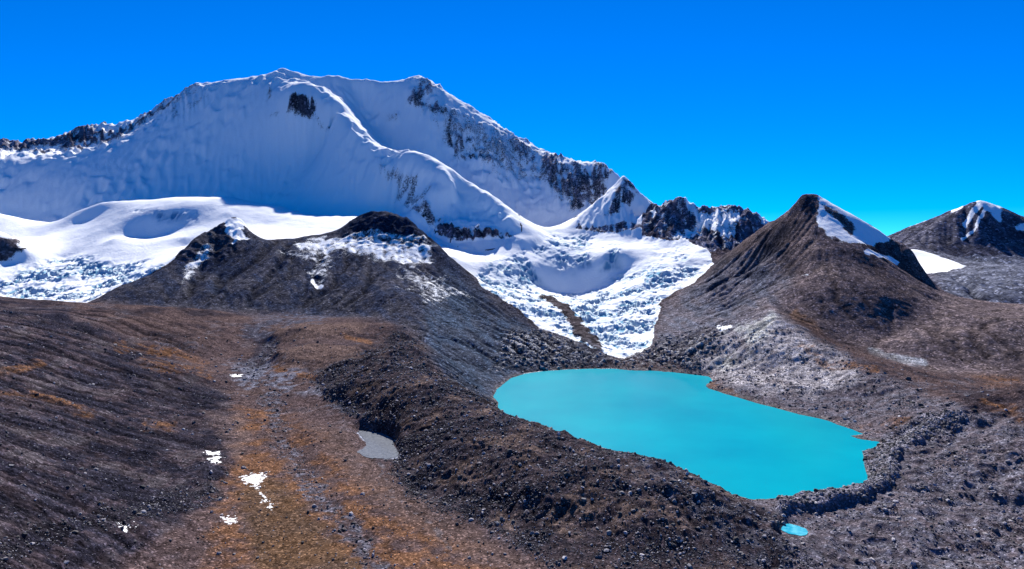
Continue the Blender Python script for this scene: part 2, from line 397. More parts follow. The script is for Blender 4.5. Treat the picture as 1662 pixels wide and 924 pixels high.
p_mass = rp((-700,352,3050),(0,352,3050),(107,367,3000),(230,336,3080),(370,332,3100),(500,350,3050),(575,356,3050),(640,352,3040),(668,350,2830),(700,378,2740),(742,402,2620),(777,409,2590),(820,400,2600),(848,387,2650),(846,378,2700),(835,361,3110),(870,367,3120),(932,356,3120),(945,355,3180),(975,330,3300),(1000,300,3360),(1100,300,3400),(1250,300,3500),(1400,300,6400),(-700,300,6400))
REG[inpoly(U, V, p_mass)] = MASSIF
p_pyr = rp((940,360,2960),(936,373,2900),(968,378,2840),(1003,378,2790),(1042,370,2790),(1042,366,2960),(1060,345,3040),(1100,350,3390),(1000,300,3360),(975,330,3300),(945,355,3180),(932,356,3120))
REG[inpoly(U, V, p_pyr)] = PYR
p_peak = rp((1042,385,2740),(1088,392,2640),(1110,392,2640),(1151,408,2480),(1300,450,2640),(1350,400,3300),(1100,350,3390),(1060,345,3040),(1042,366,2960),(1042,370,2790))
REG[inpoly(U, V, p_peak)] = PEAKS
p_f2 = rp((1475,405,2900),(1520,415,2790),(1567,432,2620),(1540,441,2540),(1500,447,2490),(1440,470,2200),(1380,440,2500),(1420,410,2900))
REG[inpoly(wu, wv, p_f2)] = FIELD2

# ------------------------------------------------------------------ masks (what the surface is made of), soft 0..1
wig_x = fbm(U * 1000, V * 1000, 30, 4, seed=11) ; wig_y = fbm(U * 1000, V * 1000, 30, 4, seed=21)
def mask(poly, soft=8, wig=6, lo=0, hi=1e9, amp=1.0):
    d = sdpoly(PX + wig * wig_x, PY + wig * wig_y * 0.6, poly, soft * 1.5 + wig)
    return np.where((WY >= lo) & (WY < hi), sst(d, -soft, soft), 0) * amp
def near_line(pl, w, wig=4, lo=0, hi=1e9):
    x = PX + wig * wig_x; y = PY + wig * wig_y * .6
    out = np.zeros(U.shape)
    for (x1, y1), (x2, y2) in zip(pl[:-1], pl[1:]):
        sel = (x > min(x1, x2) - 2*w) & (x < max(x1, x2) + 2*w) & (y > min(y1, y2) - 2*w) & (y < max(y1, y2) + 2*w) & (WY >= lo) & (WY < hi)
        dx, dy = x2-x1, y2-y1
        t = np.clip(((x[sel]-x1)*dx + (y[sel]-y1)*dy) / (dx*dx+dy*dy), 0, 1)
        d = np.hypot(x[sel]-x1-t*dx, y[sel]-y1-t*dy)
        out[sel] = np.maximum(out[sel], 1 - sst(d, w * 0.4, w * 1.2))
    return out
is_ = {k: REG == k for k in range(10)}
moraine = mask([(505,612),(560,585),(650,540),(682,548),(705,600),(800,650),(900,697),(1060,742),(1215,812),(1300,860),(1330,924),(915,930),(850,888),(790,852),(720,822),(660,795),(636,765),(645,720),(632,697),(560,668)], 8, 8, 0, 1450)
rmor = mask([(1085,585),(1130,545),(1250,500),(1300,535),(1390,590),(1460,622),(1560,660),(1662,690),(1760,760),(1760,1000),(1250,1000),(1290,860),(1222,812),(1412,782),(1400,732),(1432,718),(1340,682),(1150,630)], 10, 10, 0, 1600)
flat_fl = mask([(180,930),(330,830),(385,760),(370,700),(385,640),(350,600),(300,590),(400,520),(520,505),(600,520),(560,600),(505,620),(560,668),(632,700),(640,765),(720,825),(850,890),(910,930)], 14, 14, 0, 1650)
stream = np.maximum(near_line([(515,515),(450,520),(400,535),(440,552),(435,575),(410,600),(415,620)], 13, 10, 1000, 1700), near_line([(415,600),(440,650),(450,690),(470,740),(520,810),(560,850),(590,890),(620,930)], 20, 18, 0, 1300))
stream2 = near_line([(560,610),(600,690),(610,720),(626,790),(650,815),(700,850),(730,890)], 5, 6, 0, 1200)
pond_px = [(574,690),(612,695),(646,702),(628,716),(650,736),(622,746),(592,741),(576,733),(600,720)]
def rounded(poly, seed, amp=1.5):
    r_ = random.Random(seed); q = list(poly)
    for it in range(3):
        q2 = []
        for (x1, y1), (x2, y2) in zip(q, q[1:] + q[:1]):
            j = amp / (it + 1)
            q2 += [(x1*.75 + x2*.25 + r_.uniform(-j, j), y1*.75 + y2*.25 + r_.uniform(-j, j) * .5), (x1*.25 + x2*.75 + r_.uniform(-j, j), y1*.25 + y2*.75 + r_.uniform(-j, j) * .5)]
        q = q2
    return q
pond_px = rounded(pond_px, 3, 4.0)
pond = mask(pond_px, 2, 2, 0, 1000)
pond2_px = [(1254,850),(1275,849),(1296,854),(1314,863),(1306,869),(1285,868),(1268,860)]
pond2_px = rounded(pond2_px, 4)

# ------------------------------------------------------------------ relief
def blur(a, rad):
    a = a.astype(np.float32)
    for _ in range(2):
        for ax in (0, 1):
            p = np.pad(a, [(rad + 1, rad) if k == ax else (0, 0) for k in (0, 1)], mode='edge').cumsum(ax)
            a = (p[2*rad+1:] - p[:-(2*rad+1)]) / (2*rad+1) if ax == 0 else (p[:, 2*rad+1:] - p[:, :-(2*rad+1)]) / (2*rad+1)
    return a
WK = {k: blur(REG == k, 9) for k in range(10)}
H = np.zeros(Z.shape)
# water-carved relief: route the drainage down the surveyed surface and let it cut gullies
def erode(Zin, x, y, fixed, K, steps):
    nu, nv = Zin.shape; N = nu * nv
    z = Zin.ravel().copy(); xf = x.ravel(); yf = y.ravel(); fx = fixed.ravel()
    ar = (np.abs(np.gradient(x, axis=0) * np.gradient(y, axis=1) - np.gradient(x, axis=1) * np.gradient(y, axis=0))).ravel()
    gi, gj = np.meshgrid(np.arange(nu), np.arange(nv), indexing='ij')
    for st in range(steps):
        best = np.zeros(N); rec = np.arange(N); bd = np.ones(N)
        z2 = z.reshape(nu, nv)
        for a in (-1, 0, 1):
            for b_ in (-1, 0, 1):
                if a == 0 and b_ == 0: continue
                ni = np.clip(gi + a, 0, nu - 1); nj = np.clip(gj + b_, 0, nv - 1)
                nb = (ni * nv + nj).ravel()
                d = np.hypot(xf[nb] - xf, yf[nb] - yf) + 1e-6
                sl = (z - z[nb]) / d
                m = (sl > best) & (nb != np.arange(N))
                best[m] = sl[m]; rec[m] = nb[m]; bd[m] = d[m]
        order = np.argsort(-z)
        A = ar.tolist(); rl = rec.tolist()
        for k in order.tolist():
            r_ = rl[k]
            if r_ != k: A[r_] += A[k]
        A = np.array(A)
        F = np.where(fx | (rec == np.arange(N)), 0, K * A ** .45 / bd)
        zl = z.tolist(); Fl = F.tolist()
        for k in order[::-1].tolist():
            f_ = Fl[k]
            if f_ > 0: zl[k] = (zl[k] + f_ * zl[rl[k]]) / (1 + f_)
        z = np.array(zl)
    return z.reshape(nu, nv), A.reshape(nu, nv)
ds = 2
e_in = (Z + 1.6 * fbm(WX, WY, 55, 4, seed=201) + 3.0 * fbm(WX, WY, 160, 2, seed=203) * (WY > 1400))[::ds, ::ds] + rs.rand(*Z[::ds, ::ds].shape) * .2
e_out, e_acc = erode(e_in, WX[::ds, ::ds], WY[::ds, ::ds], (Z[::ds, ::ds] < 0.5) | np.isin(REG[::ds, ::ds], [GLAC, FIELD, FIELD2]), 0.20, 7)
def up2(a):
    ii_ = np.minimum(np.arange(NU) / ds, a.shape[0] - 1.001); jj_ = np.minimum(np.arange(NV) / ds, a.shape[1] - 1.001)
    i0 = ii_.astype(int); j0 = jj_.astype(int); ti = (ii_ - i0)[:, None]; tj = (jj_ - j0)[None]
    b_ = a[i0] * (1 - ti) + a[i0 + 1] * ti
    return b_[:, j0] * (1 - tj) + b_[:, j0 + 1] * tj
CARVE = up2(e_out - e_in); FLOW = up2(np.log10(e_acc + 1))
CARVE = blur(CARVE, 1)
FLOW = blur(FLOW, 1)
print('carve', CARVE.min(), np.percentile(CARVE, [1, 10, 50]))
CARVE = -160 * np.tanh(-CARVE / 160)
CARVE = CARVE - blur(CARVE, 40) * .8          # keep the surveyed skyline and slopes, take only the gullies
CARVE = 22 * np.tanh(CARVE / 22)
def f(lam, octs, **k): return fbm(WX, WY, lam, octs, spc=SPC, **k)
rough = 0.45 + 0.9 * moraine + 0.8 * rmor
rough *= 1 - 0.62 * flat_fl * (1 - moraine)
rim = near_line([(1555,688),(1500,698),(1452,732),(1442,772),(1405,800),(1330,812),(1270,822)], 13, 8, 0, 1100)
behind = mask([(1480,720),(1560,660),(1700,600),(1900,700),(1900,1000),(1350,1000),(1330,850),(1460,800)], 20, 14, 0, 1400)
shore_closed = list(shore) + [(1150,799),(1060,764),(980,744),(900,722),(850,702),(812,670)]
LX, LY = project(U, R, 0.0)      # bearings of the water plane
shoredist = sdpoly(LX + 1.6 * wig_x, LY + 1.2 * wig_y, shore_closed, 60)
calm = np.where(is_[GROUND] | is_[HILL] | is_[BROWN], sst(np.abs(Z - 0.0), 0.5, 14), 1)
n1 = f(130, 2, seed=1); n2 = f(45, 3, seed=2); n3 = f(14, 2, seed=4); n4 = f(4.5, 2, seed=6)
# gullied slopes: noise stretched down the fall line, which on these faces runs roughly towards the camera
def gully(lam_u, lam_v, octs, shear=0.0, **k):
    s = 1000 * U + shear * 1000 * V
    return fbm(s * lam_v / lam_u, V * 1000, lam_v, octs, spc=1.6, **k)
rg = f(60, 4, seed=8, ridged=True)
lh_ = mask([(-600,480),(0,480),(100,500),(300,590),(355,640),(370,700),(360,760),(310,820),(160,930),(-600,960)], 24, 12, 0, 1700)
hollow = mask([(380,520),(700,510),(700,590),(560,625),(430,610),(360,590),(300,560)], 20, 12, 900, 1800)
gnd = 6 * n1 * rough * calm + 2.4 * n2 * rough * calm + (1.3 * n3 * rough + 0.45 * n4 * rough) * (0.25 + .75 * calm) + 1.0 * rg * np.maximum(moraine, rmor) * calm
gnd += (lh_ * 3.0 * f(110, 3, seed=14) + lh_ * 0.9 * gully(7, 40, 3, -.5, seed=15)) * calm
gnd += 5.5 * rim * (.8 + .4 * f(20, 2, seed=18)) + behind * (6 * f(85, 3, seed=19) + 3 * f(30, 2, seed=20, ridged=True)) * .8
gnd += 7 * mask([(445,575),(500,563),(590,565),(565,592),(510,606),(455,598)], 16, 3, 900, 1700)
gnd += 6 * mask([(425,538),(500,528),(595,528),(575,544),(520,552),(450,554)], 12, 3, 1000, 1900)
gnd += 6 * mask([(250,535),(330,520),(400,535),(380,560),(300,572),(250,556)], 14, 3, 900, 1700)
gnd += 4 * mask([(490,690),(560,700),(600,760),(560,790),(500,740)], 20, 3, 500, 1000)
gnd += 2.2 * f(38, 3, seed=16) * hollow * calm
gnd -= 0.8 * stream + 0.4 * stream2
H += WK[GROUND] * (gnd)
rel = 7 * f(240, 2, seed=31) + 1.5 * f(90, 3, seed=32, ridged=True) + 1.0 * f(25, 3, seed=33)
gul = gully(16, 60, 4, 0.15, ridged=True, seed=40)
gul2 = gully(14, 60, 4, 0.55, ridged=True, seed=44)
hb = rel * 0.8 * calm + 0.8 * f(45, 3, seed=36) * calm + 1.0 * n3
capB = mask([(540,390),(590,340),(650,342),(720,400),(640,404),(560,396)], 8, 8, 2000, 2600) + mask([(285,410),(340,365),(400,350),(405,392),(350,420),(300,440)], 10, 8, 1800, 2350)
hb += capB * 4.5 * f(48, 4, seed=330, ridged=True)
scree_b = mask([(690,500),(720,440),(800,500),(900,560),(985,580),(850,605),(800,650),(740,620),(690,570)], 15, 6, 900, 2300)
hb = hb * (1 - 0.65 * scree_b) + scree_b * (1.0 * gul2 * calm)
H += WK[HILL] * (hb)
craggy = mask([(1150,420),(1310,310),(1330,330),(1310,400),(1250,450),(1180,500),(1140,490)], 25, 15, 1500, 2600)
hw = (rel * (0.45 + 0.7 * craggy) + (0.3 + 3 * craggy) * gul2 + 0.7 * f(50, 3, seed=37)) * calm + 0.8 * n3
hw += 16 * mask([(1285,475),(1340,452),(1440,458),(1490,490),(1420,530),(1330,525)], 32, 4, 1300, 1800) + 9 * mask([(1510,500),(1600,500),(1680,520),(1640,545),(1540,535)], 22, 4, 1200, 1750)
hw += 10 * mask([(1200,470),(1250,440),(1280,470),(1250,500),(1200,510)], 24, 4, 1400, 2000)
H += WK[BROWN] * (hw)
hf = rel * 1.0 + 1.5 * gul
H += WK[FARM] * (hf)
hp = 6 * f(200, 2, seed=51) + 8 * f(110, 5, seed=52, ridged=True) + 9 * gully(12, 45, 5, 0.1, ridged=True, seed=53)
H += WK[PEAKS] * (hp)
H += WK[PYR] * (0.45 * hp)
# massif
rock_spots = np.zeros(Z.shape)
def rk(poly, soft=8, wig=12, amp=1.0):
    global rock_spots
    soft = soft * 1.6; wig = wig * 1.4
    rock_spots = np.maximum(rock_spots, mask(poly, soft, wig, 2650, 4700, amp))
rk([(-20,236),(64,232),(129,214),(208,205),(275,165),(320,140),(310,152),(262,182),(228,208),(200,226),(160,240),(100,250),(-20,254)], 5, 8, .95)
rk([(300,150),(325,140),(335,165),(300,185),(262,200)], 8, 14, .55)
rk([(470,157),(500,155),(512,165),(508,195),(490,190),(468,180)], 6, 10, 1)
rk([(432,145),(444,142),(446,160),(430,165)], 5, 8, .7); rk([(435,190),(458,180),(450,200)], 5, 8, .6)
rk([(512,170),(525,200),(550,212),(545,220),(520,210),(508,185)], 4, 6, .7)
rk([(672,140),(690,135),(712,160),(730,190),(760,220),(790,250),(830,295),(815,292),(770,262),(735,262),(735,225),(700,190),(675,170)], 8, 16, .78)
rk([(628,178),(652,182),(648,198),(635,196)], 5, 8, .6); rk([(770,205),(800,235),(830,262),(800,260)], 10, 18, .45)
rk([(813,210),(870,243),(932,267),(995,272),(985,310),(965,340),(930,345),(905,330),(880,290),(840,250)], 10, 14, .82)
rk([(665,140),(760,190),(900,262),(985,290),(940,345),(860,300),(760,262),(690,200)], 12, 18, .60)
rk([(612,262),(640,275),(690,285),(690,330),(660,352),(640,350),(645,310),(612,295)], 7, 14, .62)
rk([(690,325),(715,352),(725,365),(700,372),(665,350)], 5, 8, .75)
rk([(712,365),(740,372),(770,378),(800,372),(822,377),(828,385),(812,398),(777,407),(745,400),(715,385)], 5, 8, 1.0)
ridg = f(320, 5, seed=61, ridged=True); fl = gully(9, 70, 5, 0.05, ridged=True, seed=62)
foot_fade = sst(V, math.log(3000), math.log(3250))
ser = f(60, 4, seed=66)
band = mask([(-60,275),(60,275),(120,300),(260,290),(420,270),(560,260),(560,330),(300,320),(0,345)], 20, 20, 3000, 3800)
fineu = fbm(U * 1000, V * 1000, 9, 3, seed=123)
iceband = sst(f(260, 3, seed=68), .05, .5)
hm = (12 * f(420, 2, seed=60) + 3 * f(60, 3, seed=64) + iceband * 17 * f(45, 4, seed=69)) * (0.35 + 0.65 * foot_fade) + rock_spots * (15 * ridg + 12 * fl + 5 * f(40, 3, ridged=True, seed=65)) + band * 9 * ser * np.abs(f(300, 1, seed=67)) * 2
hm += 1.2 * fl * foot_fade + 2.2 * f(38, 3, seed=301) + 7.0 * np.abs(f(120, 4, seed=302)) * sst(f(400, 1, seed=303), -.2, .3)
H += WK[MASSIF] * (hm)
# snowfields and glacier
sn = 5 * f(300, 2, seed=70) + 1.2 * f(60, 3, seed=71)
H += WK[FIELD] * (sn); H += WK[FIELD2] * (sn)
knob = mask([(-60,372),(0,372),(30,385),(40,405),(20,425),(-60,435)], 6, 8, 2200, 2600)
H += np.where(is_[FIELD], knob * rel * 0.6, 0)
crev = np.zeros(Z.shape); steep_ice = np.zeros(Z.shape)
icf = mask([(780,440),(860,470),(930,480),(1000,470),(1060,440),(1120,430),(1157,425),(1070,495),(1060,560),(1010,590),(930,555),(850,510),(780,468)], 14, 10, 1400, 2450)
icf2 = mask([(790,425),(850,410),(870,440),(890,468),(840,472),(790,452)], 10, 8, 2150, 2700)
icf3 = mask([(880,385),(960,380),(960,430),(900,440),(870,415)], 14, 10, 2300, 2900, .8)
icf4 = mask([(1065,398),(1145,412),(1100,425),(1060,415)], 10, 8, 2200, 2800, .6)
icf5 = np.maximum(mask([(985,400),(1010,395),(1005,440),(980,435)], 8, 6, 2300, 2700, .9), mask([(1000,440),(1080,430),(1100,460),(1060,485),(1000,470)], 14, 8, 2000, 2500, .9))
icfL = mask([(60,430),(120,415),(230,430),(290,440),(250,455),(150,492),(-60,495),(-60,470)], 12, 12, 1800, 2500)
icfD = mask([(225,343),(320,345),(318,362),(260,356)], 8, 6, 2450, 2750, .8)
icf_all = np.clip(np.maximum.reduce([icf, icf2, icf3, icf4, icf5, icfL, icfD]), 0, 1) * (is_[GLAC] | is_[FIELD])
medial_px = [(872,478),(895,484),(918,497),(935,515),(955,540),(975,560),(985,574),(960,562),(940,548),(930,530),(918,512),(895,493)]
medial = mask([(a + (3 if k < 6 else -3), b) for k, (a, b) in enumerate(medial_px)], 5, 6, 1400, 2400) * is_[GLAC]
m = icf_all > 0.01
q1 = (WX / 1.0)[m]; q2 = WY[m]
wx_ = 10 * perlin(q1 / 60, q2 / 60); wy_ = 10 * perlin(q1 / 60 + 50, q2 / 60 + 9)
wx_ += 6 * perlin(q1 / 17, q2 / 17); wy_ += 6 * perlin(q1 / 17 + 50, q2 / 17 + 9)
f1, f2, c1, dy1 = worley((q1 + wx_) / 24, (q2 + 1.5 * wy_) / 46, 1)
g1, g2, c2, dy2 = worley((q1 + wx_) / 11, (q2 + wy_) / 17, 2)
edge = f2 - f1; edge2 = g2 - g1
pv = .35 + sst(perlin(q1 / 90 + 7, q2 / 90), -.35, .35) * .9
hgt = 9 * (c1 - .5) - (4 + 7 * c2) * sst(edge, 0.05, 0.45) - 5 * dy1 + 5.5 * (c2 - .5) - 3.5 * sst(edge2, 0.05, 0.4)
hc = np.zeros(Z.shape); hc[m] = hgt * pv
# broad swells across the flow
swell = 5 * f(70, 3, seed=77)
H += icf_all * (1 - medial) * (hc * 0.75 + swell)
crev[m] = sst(edge, 0.08, 0.38) * sst(c1, .15, .6) * sst(pv, .4, .9)
sng = 4 * f(180, 3, seed=72) + 1.0 * f(30, 2, seed=73)
H += np.where(is_[GLAC], sng, 0)
H += medial * (5 + 1.5 * n3)
# jagged rocks around the glacier snout
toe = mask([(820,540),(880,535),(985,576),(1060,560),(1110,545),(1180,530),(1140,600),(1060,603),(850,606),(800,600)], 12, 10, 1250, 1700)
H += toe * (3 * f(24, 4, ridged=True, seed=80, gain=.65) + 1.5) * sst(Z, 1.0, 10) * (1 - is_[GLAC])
Z0 = Z.copy()
Z = Z + H
Z = Z + CARVE * (.45 * WK[HILL] + (.20 + .4 * craggy) * WK[BROWN] + WK[FARM] + WK[PEAKS] + .6 * WK[PYR] + WK[GROUND] * (.20 + .12 * rmor - .14 * flat_fl - .06 * lh_) + WK[MASSIF] * (.22 + .65 * np.clip(rock_spots, 0, 1))) * np.minimum(1, np.maximum(Z0, 0) / 8 + (PY > 830))
# the lake keeps its shore: nothing outside may dip below the water, nothing inside may rise above it
ins = shoredist
inlake = sst(ins, -1.5, 1.5) * ((R > 600) & (R < 1450))
Z = np.where((np.abs(ins) < 14) & (ins < 0) & (R < 1500) & (R > 640), np.maximum(Z, 0.25), Z)
Z = np.where((Z0 < -0.2) & (ins > 0) & (R < 1500), np.minimum(Z, -0.4 ), Z)

def level(px_poly, grow):
    global Z
    d = sdpoly(PX, PY, px_poly, 14)
    zr = float(np.percentile(Z[(d > 0) & (WY < 1100)], 12)) - CAM_H + .1
    w = sst(d, -grow, 0) * (WY < 1100)
    Z = Z * (1 - w) + (zr + CAM_H - 0.35) * w
    return zr
POND_Z = level(pond_px, 13); POND2_Z = level(pond2_px, 8); print('ponds', POND_Z, POND2_Z)
# slope and normal
dZu = np.gradient(Z, axis=0) / (np.gradient(U, axis=0) * R); dZv = np.gradient(Z, axis=1) / (np.gradient(V, axis=1) * R)
slope = np.hypot(dZu, dZv)
lap = Z - (np.roll(Z, 6, 0) + np.roll(Z, -6, 0) + np.roll(Z, 6, 1) + np.roll(Z, -6, 1)) / 4
lap = lap / SPC

# ------------------------------------------------------------------ colours (linear albedo)
def col(*c): return np.array(c, np.float32)
C = np.zeros(Z.shape + (3,), np.float32)
SNOW = np.zeros(Z.shape, np.float32)
ICE = np.zeros(Z.shape, np.float32)
def mixc(c, w):
    global C
    C += (c - C) * np.clip(w, 0, 1)[..., None]
BROWN_C, DARK, GREY, ORANGE, TAN, PALE = col(.060,.041,.038), col(.017,.0155,.020), col(.105,.098,.110), col(.140,.066,.029), col(.108,.072,.058), col(.27,.245,.235)
a1 = f(170, 3, seed=90); a2 = f(50, 4, seed=91); a3 = f(12, 4, seed=92, gain=.7); a4 = fbm(U*1000, V*1000, 60, 5, seed=95); a5 = gully(20, 90, 5, .2, seed=96)
C[:] = BROWN_C
mixc(DARK, sst(a1 * .5 + a2 * .7 + a3 * .3, -0.2, 0.5) * .7)
mixc(TAN, sst(-a1 * .4 - a2 * .6 + a3 * .4, 0.05, 0.9) * .45)
mixc(GREY, sst(a4 + a3 * .6, 0.2, 1.0) * .35)
gm = is_[GROUND]
# left slope: dark stony
lh = mask([(-600,480),(0,480),(100,500),(300,590),(370,640),(385,700),(380,760),(330,820),(180,930),(-600,960)], 14, 12, 0, 1700)
mixc(DARK * 1.2, lh * (0.35 + 0.5 * sst(a2 + a3, -.5, .6)))
mixc(col(.050,.042,.047), lh * sst(a4, 0.1, .8) * .5)
str1 = gully(26, 110, 5, -.45, seed=130); str2 = gully(10, 60, 4, -.35, seed=131)
mixc(DARK * .9, lh * sst(str1 * .5 + .3 * str2 + .9 * a2, .05, .8) * .6)
mixc(col(.080,.066,.062), lh * sst(-str1 * .5 - .3 * str2 - .8 * a2, .1, .9) * .6)
mixc(DARK * .75, near_line([(-20,920),(60,880),(150,845),(250,825),(330,800)], 22, 20, 0, 900) * .75)
mixc(DARK * .8, near_line([(190,700),(250,705),(330,720),(380,690)], 14, 14, 0, 1100) * .6)
mixc(DARK * .8, mask([(220,600),(300,610),(360,640),(350,680),(260,650)], 10, 12, 0, 1300) * .5)
for pl in ([(-20,640),(60,640),(110,660),(150,675)], [(230,590),(300,600),(345,610)], [(0,605),(40,600),(60,590)], [(190,560),(260,570),(330,590)], [(240,690),(280,690)]):
    mixc(ORANGE * .9, near_line(pl, 9, 9, 0, 1500) * sst(a3 + a2, -.6, .5) * .75)
# valley floor: orange grass and grey gravel
fl_ = flat_fl * (1 - moraine)
mixc(BROWN_C * 1.25, fl_ * sst(a2 * .7 + a3 * .6 - a4 * .3, -.7, .5) * .6)
grass = mask([(330,930),(350,830),(400,700),(390,660),(420,640),(500,700),(560,760),(660,830),(800,900),(880,940)], 24, 24, 0, 1200)
mixc(ORANGE * .95, grass * sst(a2 * .8 + a3 * .5 + a4 * .6, -.7, .5) * .75)
mixc(col(.075,.045,.025), mask([(390,790),(440,770),(520,850),(600,930),(420,930),(400,860)], 18, 16, 0, 700) * .75)
mixc(TAN, mask([(330,670),(395,670),(405,710),(385,750),(350,700)], 8, 8, 0, 1200) * .6)
mixc(TAN * .85, mask([(490,690),(560,700),(640,780),(760,850),(880,930),(760,910),(640,840),(560,770)], 14, 12, 0, 1000) * .55)
mixc(TAN * .9, mask([(440,575),(500,562),(590,565),(560,595),(500,610),(455,600)], 4, 5, 1000, 1600) * .9)
mixc(TAN * .9, mask([(420,535),(500,526),(600,528),(580,545),(520,553),(450,556)], 4, 5, 1000, 1750) * .8)
mixc(DARK * 1.6, mask([(385,530),(450,518),(500,516),(450,526),(420,538),(450,556),(445,575),(430,600),(395,615),(370,600),(410,580),(415,560)], 5, 8, 900, 1750) * .75)
mixc(ORANGE, near_line([(435,585),(455,603),(510,612)], 5, 4, 900, 1500) * .6)
mixc(ORANGE, near_line([(560,548),(600,556)], 5, 4, 1100, 1600) * .6)
mixc(col(.062,.060,.072), stream * sst(a3 + a2 * .6, -.5, .4) * .85)
mixc(GREY * 1.1, stream * sst(a3, .2, .6) * .8)
mixc(col(.09,.085,.09), stream2 * sst(a3, -.3, .5) * .55)
mixc(col(.12,.12,.14), mask([(370,590),(450,590),(560,610),(590,680),(560,672),(500,635),(400,640)], 10, 14, 700, 1400) * sst(a3 + a2, -.3, .5) * .8)
mixc(col(.24,.25,.28), pond)
# left moraine
mixc(col(.032,.027,.030), moraine * (.55 + .35 * sst(a3, -.4, .4)))
mixc(DARK * .7, moraine * sst(a2 + .4 * a3, .1, .6) * .7)
mixc(col(.095,.065,.050), moraine * sst(-a2 + .5 * a4 + .4 * a3, .2, .8) * .75)
mixc(GREY * .8, moraine * mask([(1000,720),(1215,812),(1330,930),(1220,930),(1130,850),(1000,770)], 20, 14, 0, 900) * sst(a3, -.3, .4) * .6)
# right moraine
mixc(GREY * .8, rmor * (.5 + .45 * sst(a3 + a2 * .5, -.4, .5)))
mixc(PALE * .95, mask([(1120,585),(1180,540),(1250,506),(1290,532),(1370,590),(1400,620),(1330,640),(1250,640),(1180,625),(1150,605)], 14, 10, 900, 1600) * (.6 + .4 * sst(a5, -.4, .5)) * .95)
mixc(col(.30,.30,.25), mask([(1170,540),(1250,505),(1262,520),(1225,570),(1180,600),(1160,590)], 10, 8, 900, 1600) * sst(a5, -.3, .4) * .6)
mixc(GREY * 1.25, mask([(1470,690),(1500,675),(1550,680),(1550,700),(1480,715),(1450,745),(1445,790),(1410,790),(1400,735),(1430,715)], 6, 6, 0, 1000) * sst(a3, -.5, .2) * .8)
mixc(GREY * 1.25, rim * .7)
mixc(BROWN_C, rmor * sst(a2 - a3 * .3, .1, .7) * .5)
mixc(DARK * 1.1, rmor * sst(-a2 + a4 * .3, .3, .9) * .55)
for pl in ([(1150,612),(1162,628),(1190,640)], [(1400,690),(1440,690),(1470,680)], [(1560,600),(1600,618),(1650,620)], [(1600,650),(1640,665),(1662,690)], [(1600,590),(1662,585)], [(1300,560),(1350,590),(1420,600)]):
    mixc(ORANGE * .75, near_line(pl, 9, 9, 0, 1600) * sst(a3 + a2, -.6, .5) * .7)
# hill B
hbm = is_[HILL]
ch = BROWN_C * .55
tmp = C.copy()
C[:] = ch
mixc(DARK, sst(a5 + .5 * a2, -.3, .6) * .75)
mixc(TAN * .5, sst(-a5 + .6 * a4, .2, .9) * .4)
mixc(DARK * .75, mask([(545,375),(590,345),(650,350),(700,380),(715,396),(660,402),(560,392)], 5, 6, 1900, 2500) * .8)
mixc(DARK * .9, mask([(690,400),(720,400),(790,470),(780,500),(720,460)], 8, 8, 1500, 2300) * .6)
mixc(col(.034,.032,.034), scree_b * (.6 + .4 * sst(a5, -.3, .4)) * .85)
tmp += (C - tmp) * WK[HILL][..., None]
# brown mountain
C[:] = BROWN_C * 1.15
mixc(TAN * .95, sst(a2 + .5 * a4, -.2, .8) * .45)
mixc(GREY * .75, mask([(1040,580),(1070,500),(1160,430),(1250,400),(1280,470),(1200,540),(1120,600)], 25, 12, 1300, 2600) * (.45 + .4 * sst(a5, -.3, .4)))
mixc(DARK, craggy * sst(a5 + a2 * .5, -.2, .5) * .7)
mixc(DARK, sst(a5 + a4 * .3, .3, .9) * .5)
mixc(BROWN_C * 1.15, mask([(1280,480),(1340,455),(1470,465),(1500,520),(1420,590),(1330,550)], 15, 12, 1200, 1700) * .5)
mixc(PALE * .8, near_line([(1415,568),(1440,578),(1500,590)], 7, 4, 1100, 1500) * .8)
mixc(ORANGE * .6, near_line([(1290,510),(1340,550),(1400,590)], 8, 8, 1100, 1600) * .6)
tmp += (C - tmp) * WK[BROWN][..., None]
# far range, small peaks, pyramid, massif rock
C[:] = col(.055,.047,.055)
mixc(col(.11,.09,.09), sst(a2 + a4 * .5, -.1, .8) * .6)
mixc(GREY * .8, mask([(1500,400),(1760,400),(1760,500),(1540,500)], 14, 10, 1900, 2950) * .8)
mixc(DARK, sst(a5, .1, .8) * .5)
tmp[is_[FARM]] = C[is_[FARM]]
C[:] = col(.11,.105,.13)
mixc(DARK, sst(a5 + a3 * .4, -.2, .6) * .7)
for k in (PEAKS, PYR, MASSIF): tmp[is_[k]] = C[is_[k]]
C[:] = col(.05, .042, .042); tmp[is_[GLAC]] = C[is_[GLAC]]
C[:] = col(.09,.075,.075); tmp[is_[FIELD]] = C[is_[FIELD]]; tmp[is_[FIELD2]] = C[is_[FIELD2]]
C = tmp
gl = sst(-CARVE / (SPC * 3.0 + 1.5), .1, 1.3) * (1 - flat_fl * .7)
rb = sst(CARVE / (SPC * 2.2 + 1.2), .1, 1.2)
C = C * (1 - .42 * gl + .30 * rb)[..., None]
C = C * (1 - .20 * lh - .05 * WK[HILL] + .22 * rmor)[..., None]
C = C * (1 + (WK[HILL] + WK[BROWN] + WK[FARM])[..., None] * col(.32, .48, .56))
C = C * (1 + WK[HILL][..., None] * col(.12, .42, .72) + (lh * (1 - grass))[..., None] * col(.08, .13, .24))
C = C * col(1.20, 1.24, 1.36)
mixc(PALE * .6, sst(shoredist, -4.5, -1) * (R < 1500) * (R > 600) * (Z < 6) * sst(a3, -.6, .3) * .6)
# jagged toe rocks
mixc(col(.19,.18,.185), toe * sst(lap, -.1, .6) * .7); mixc(DARK * .9, toe * sst(-lap, -.1, .6) * .6)

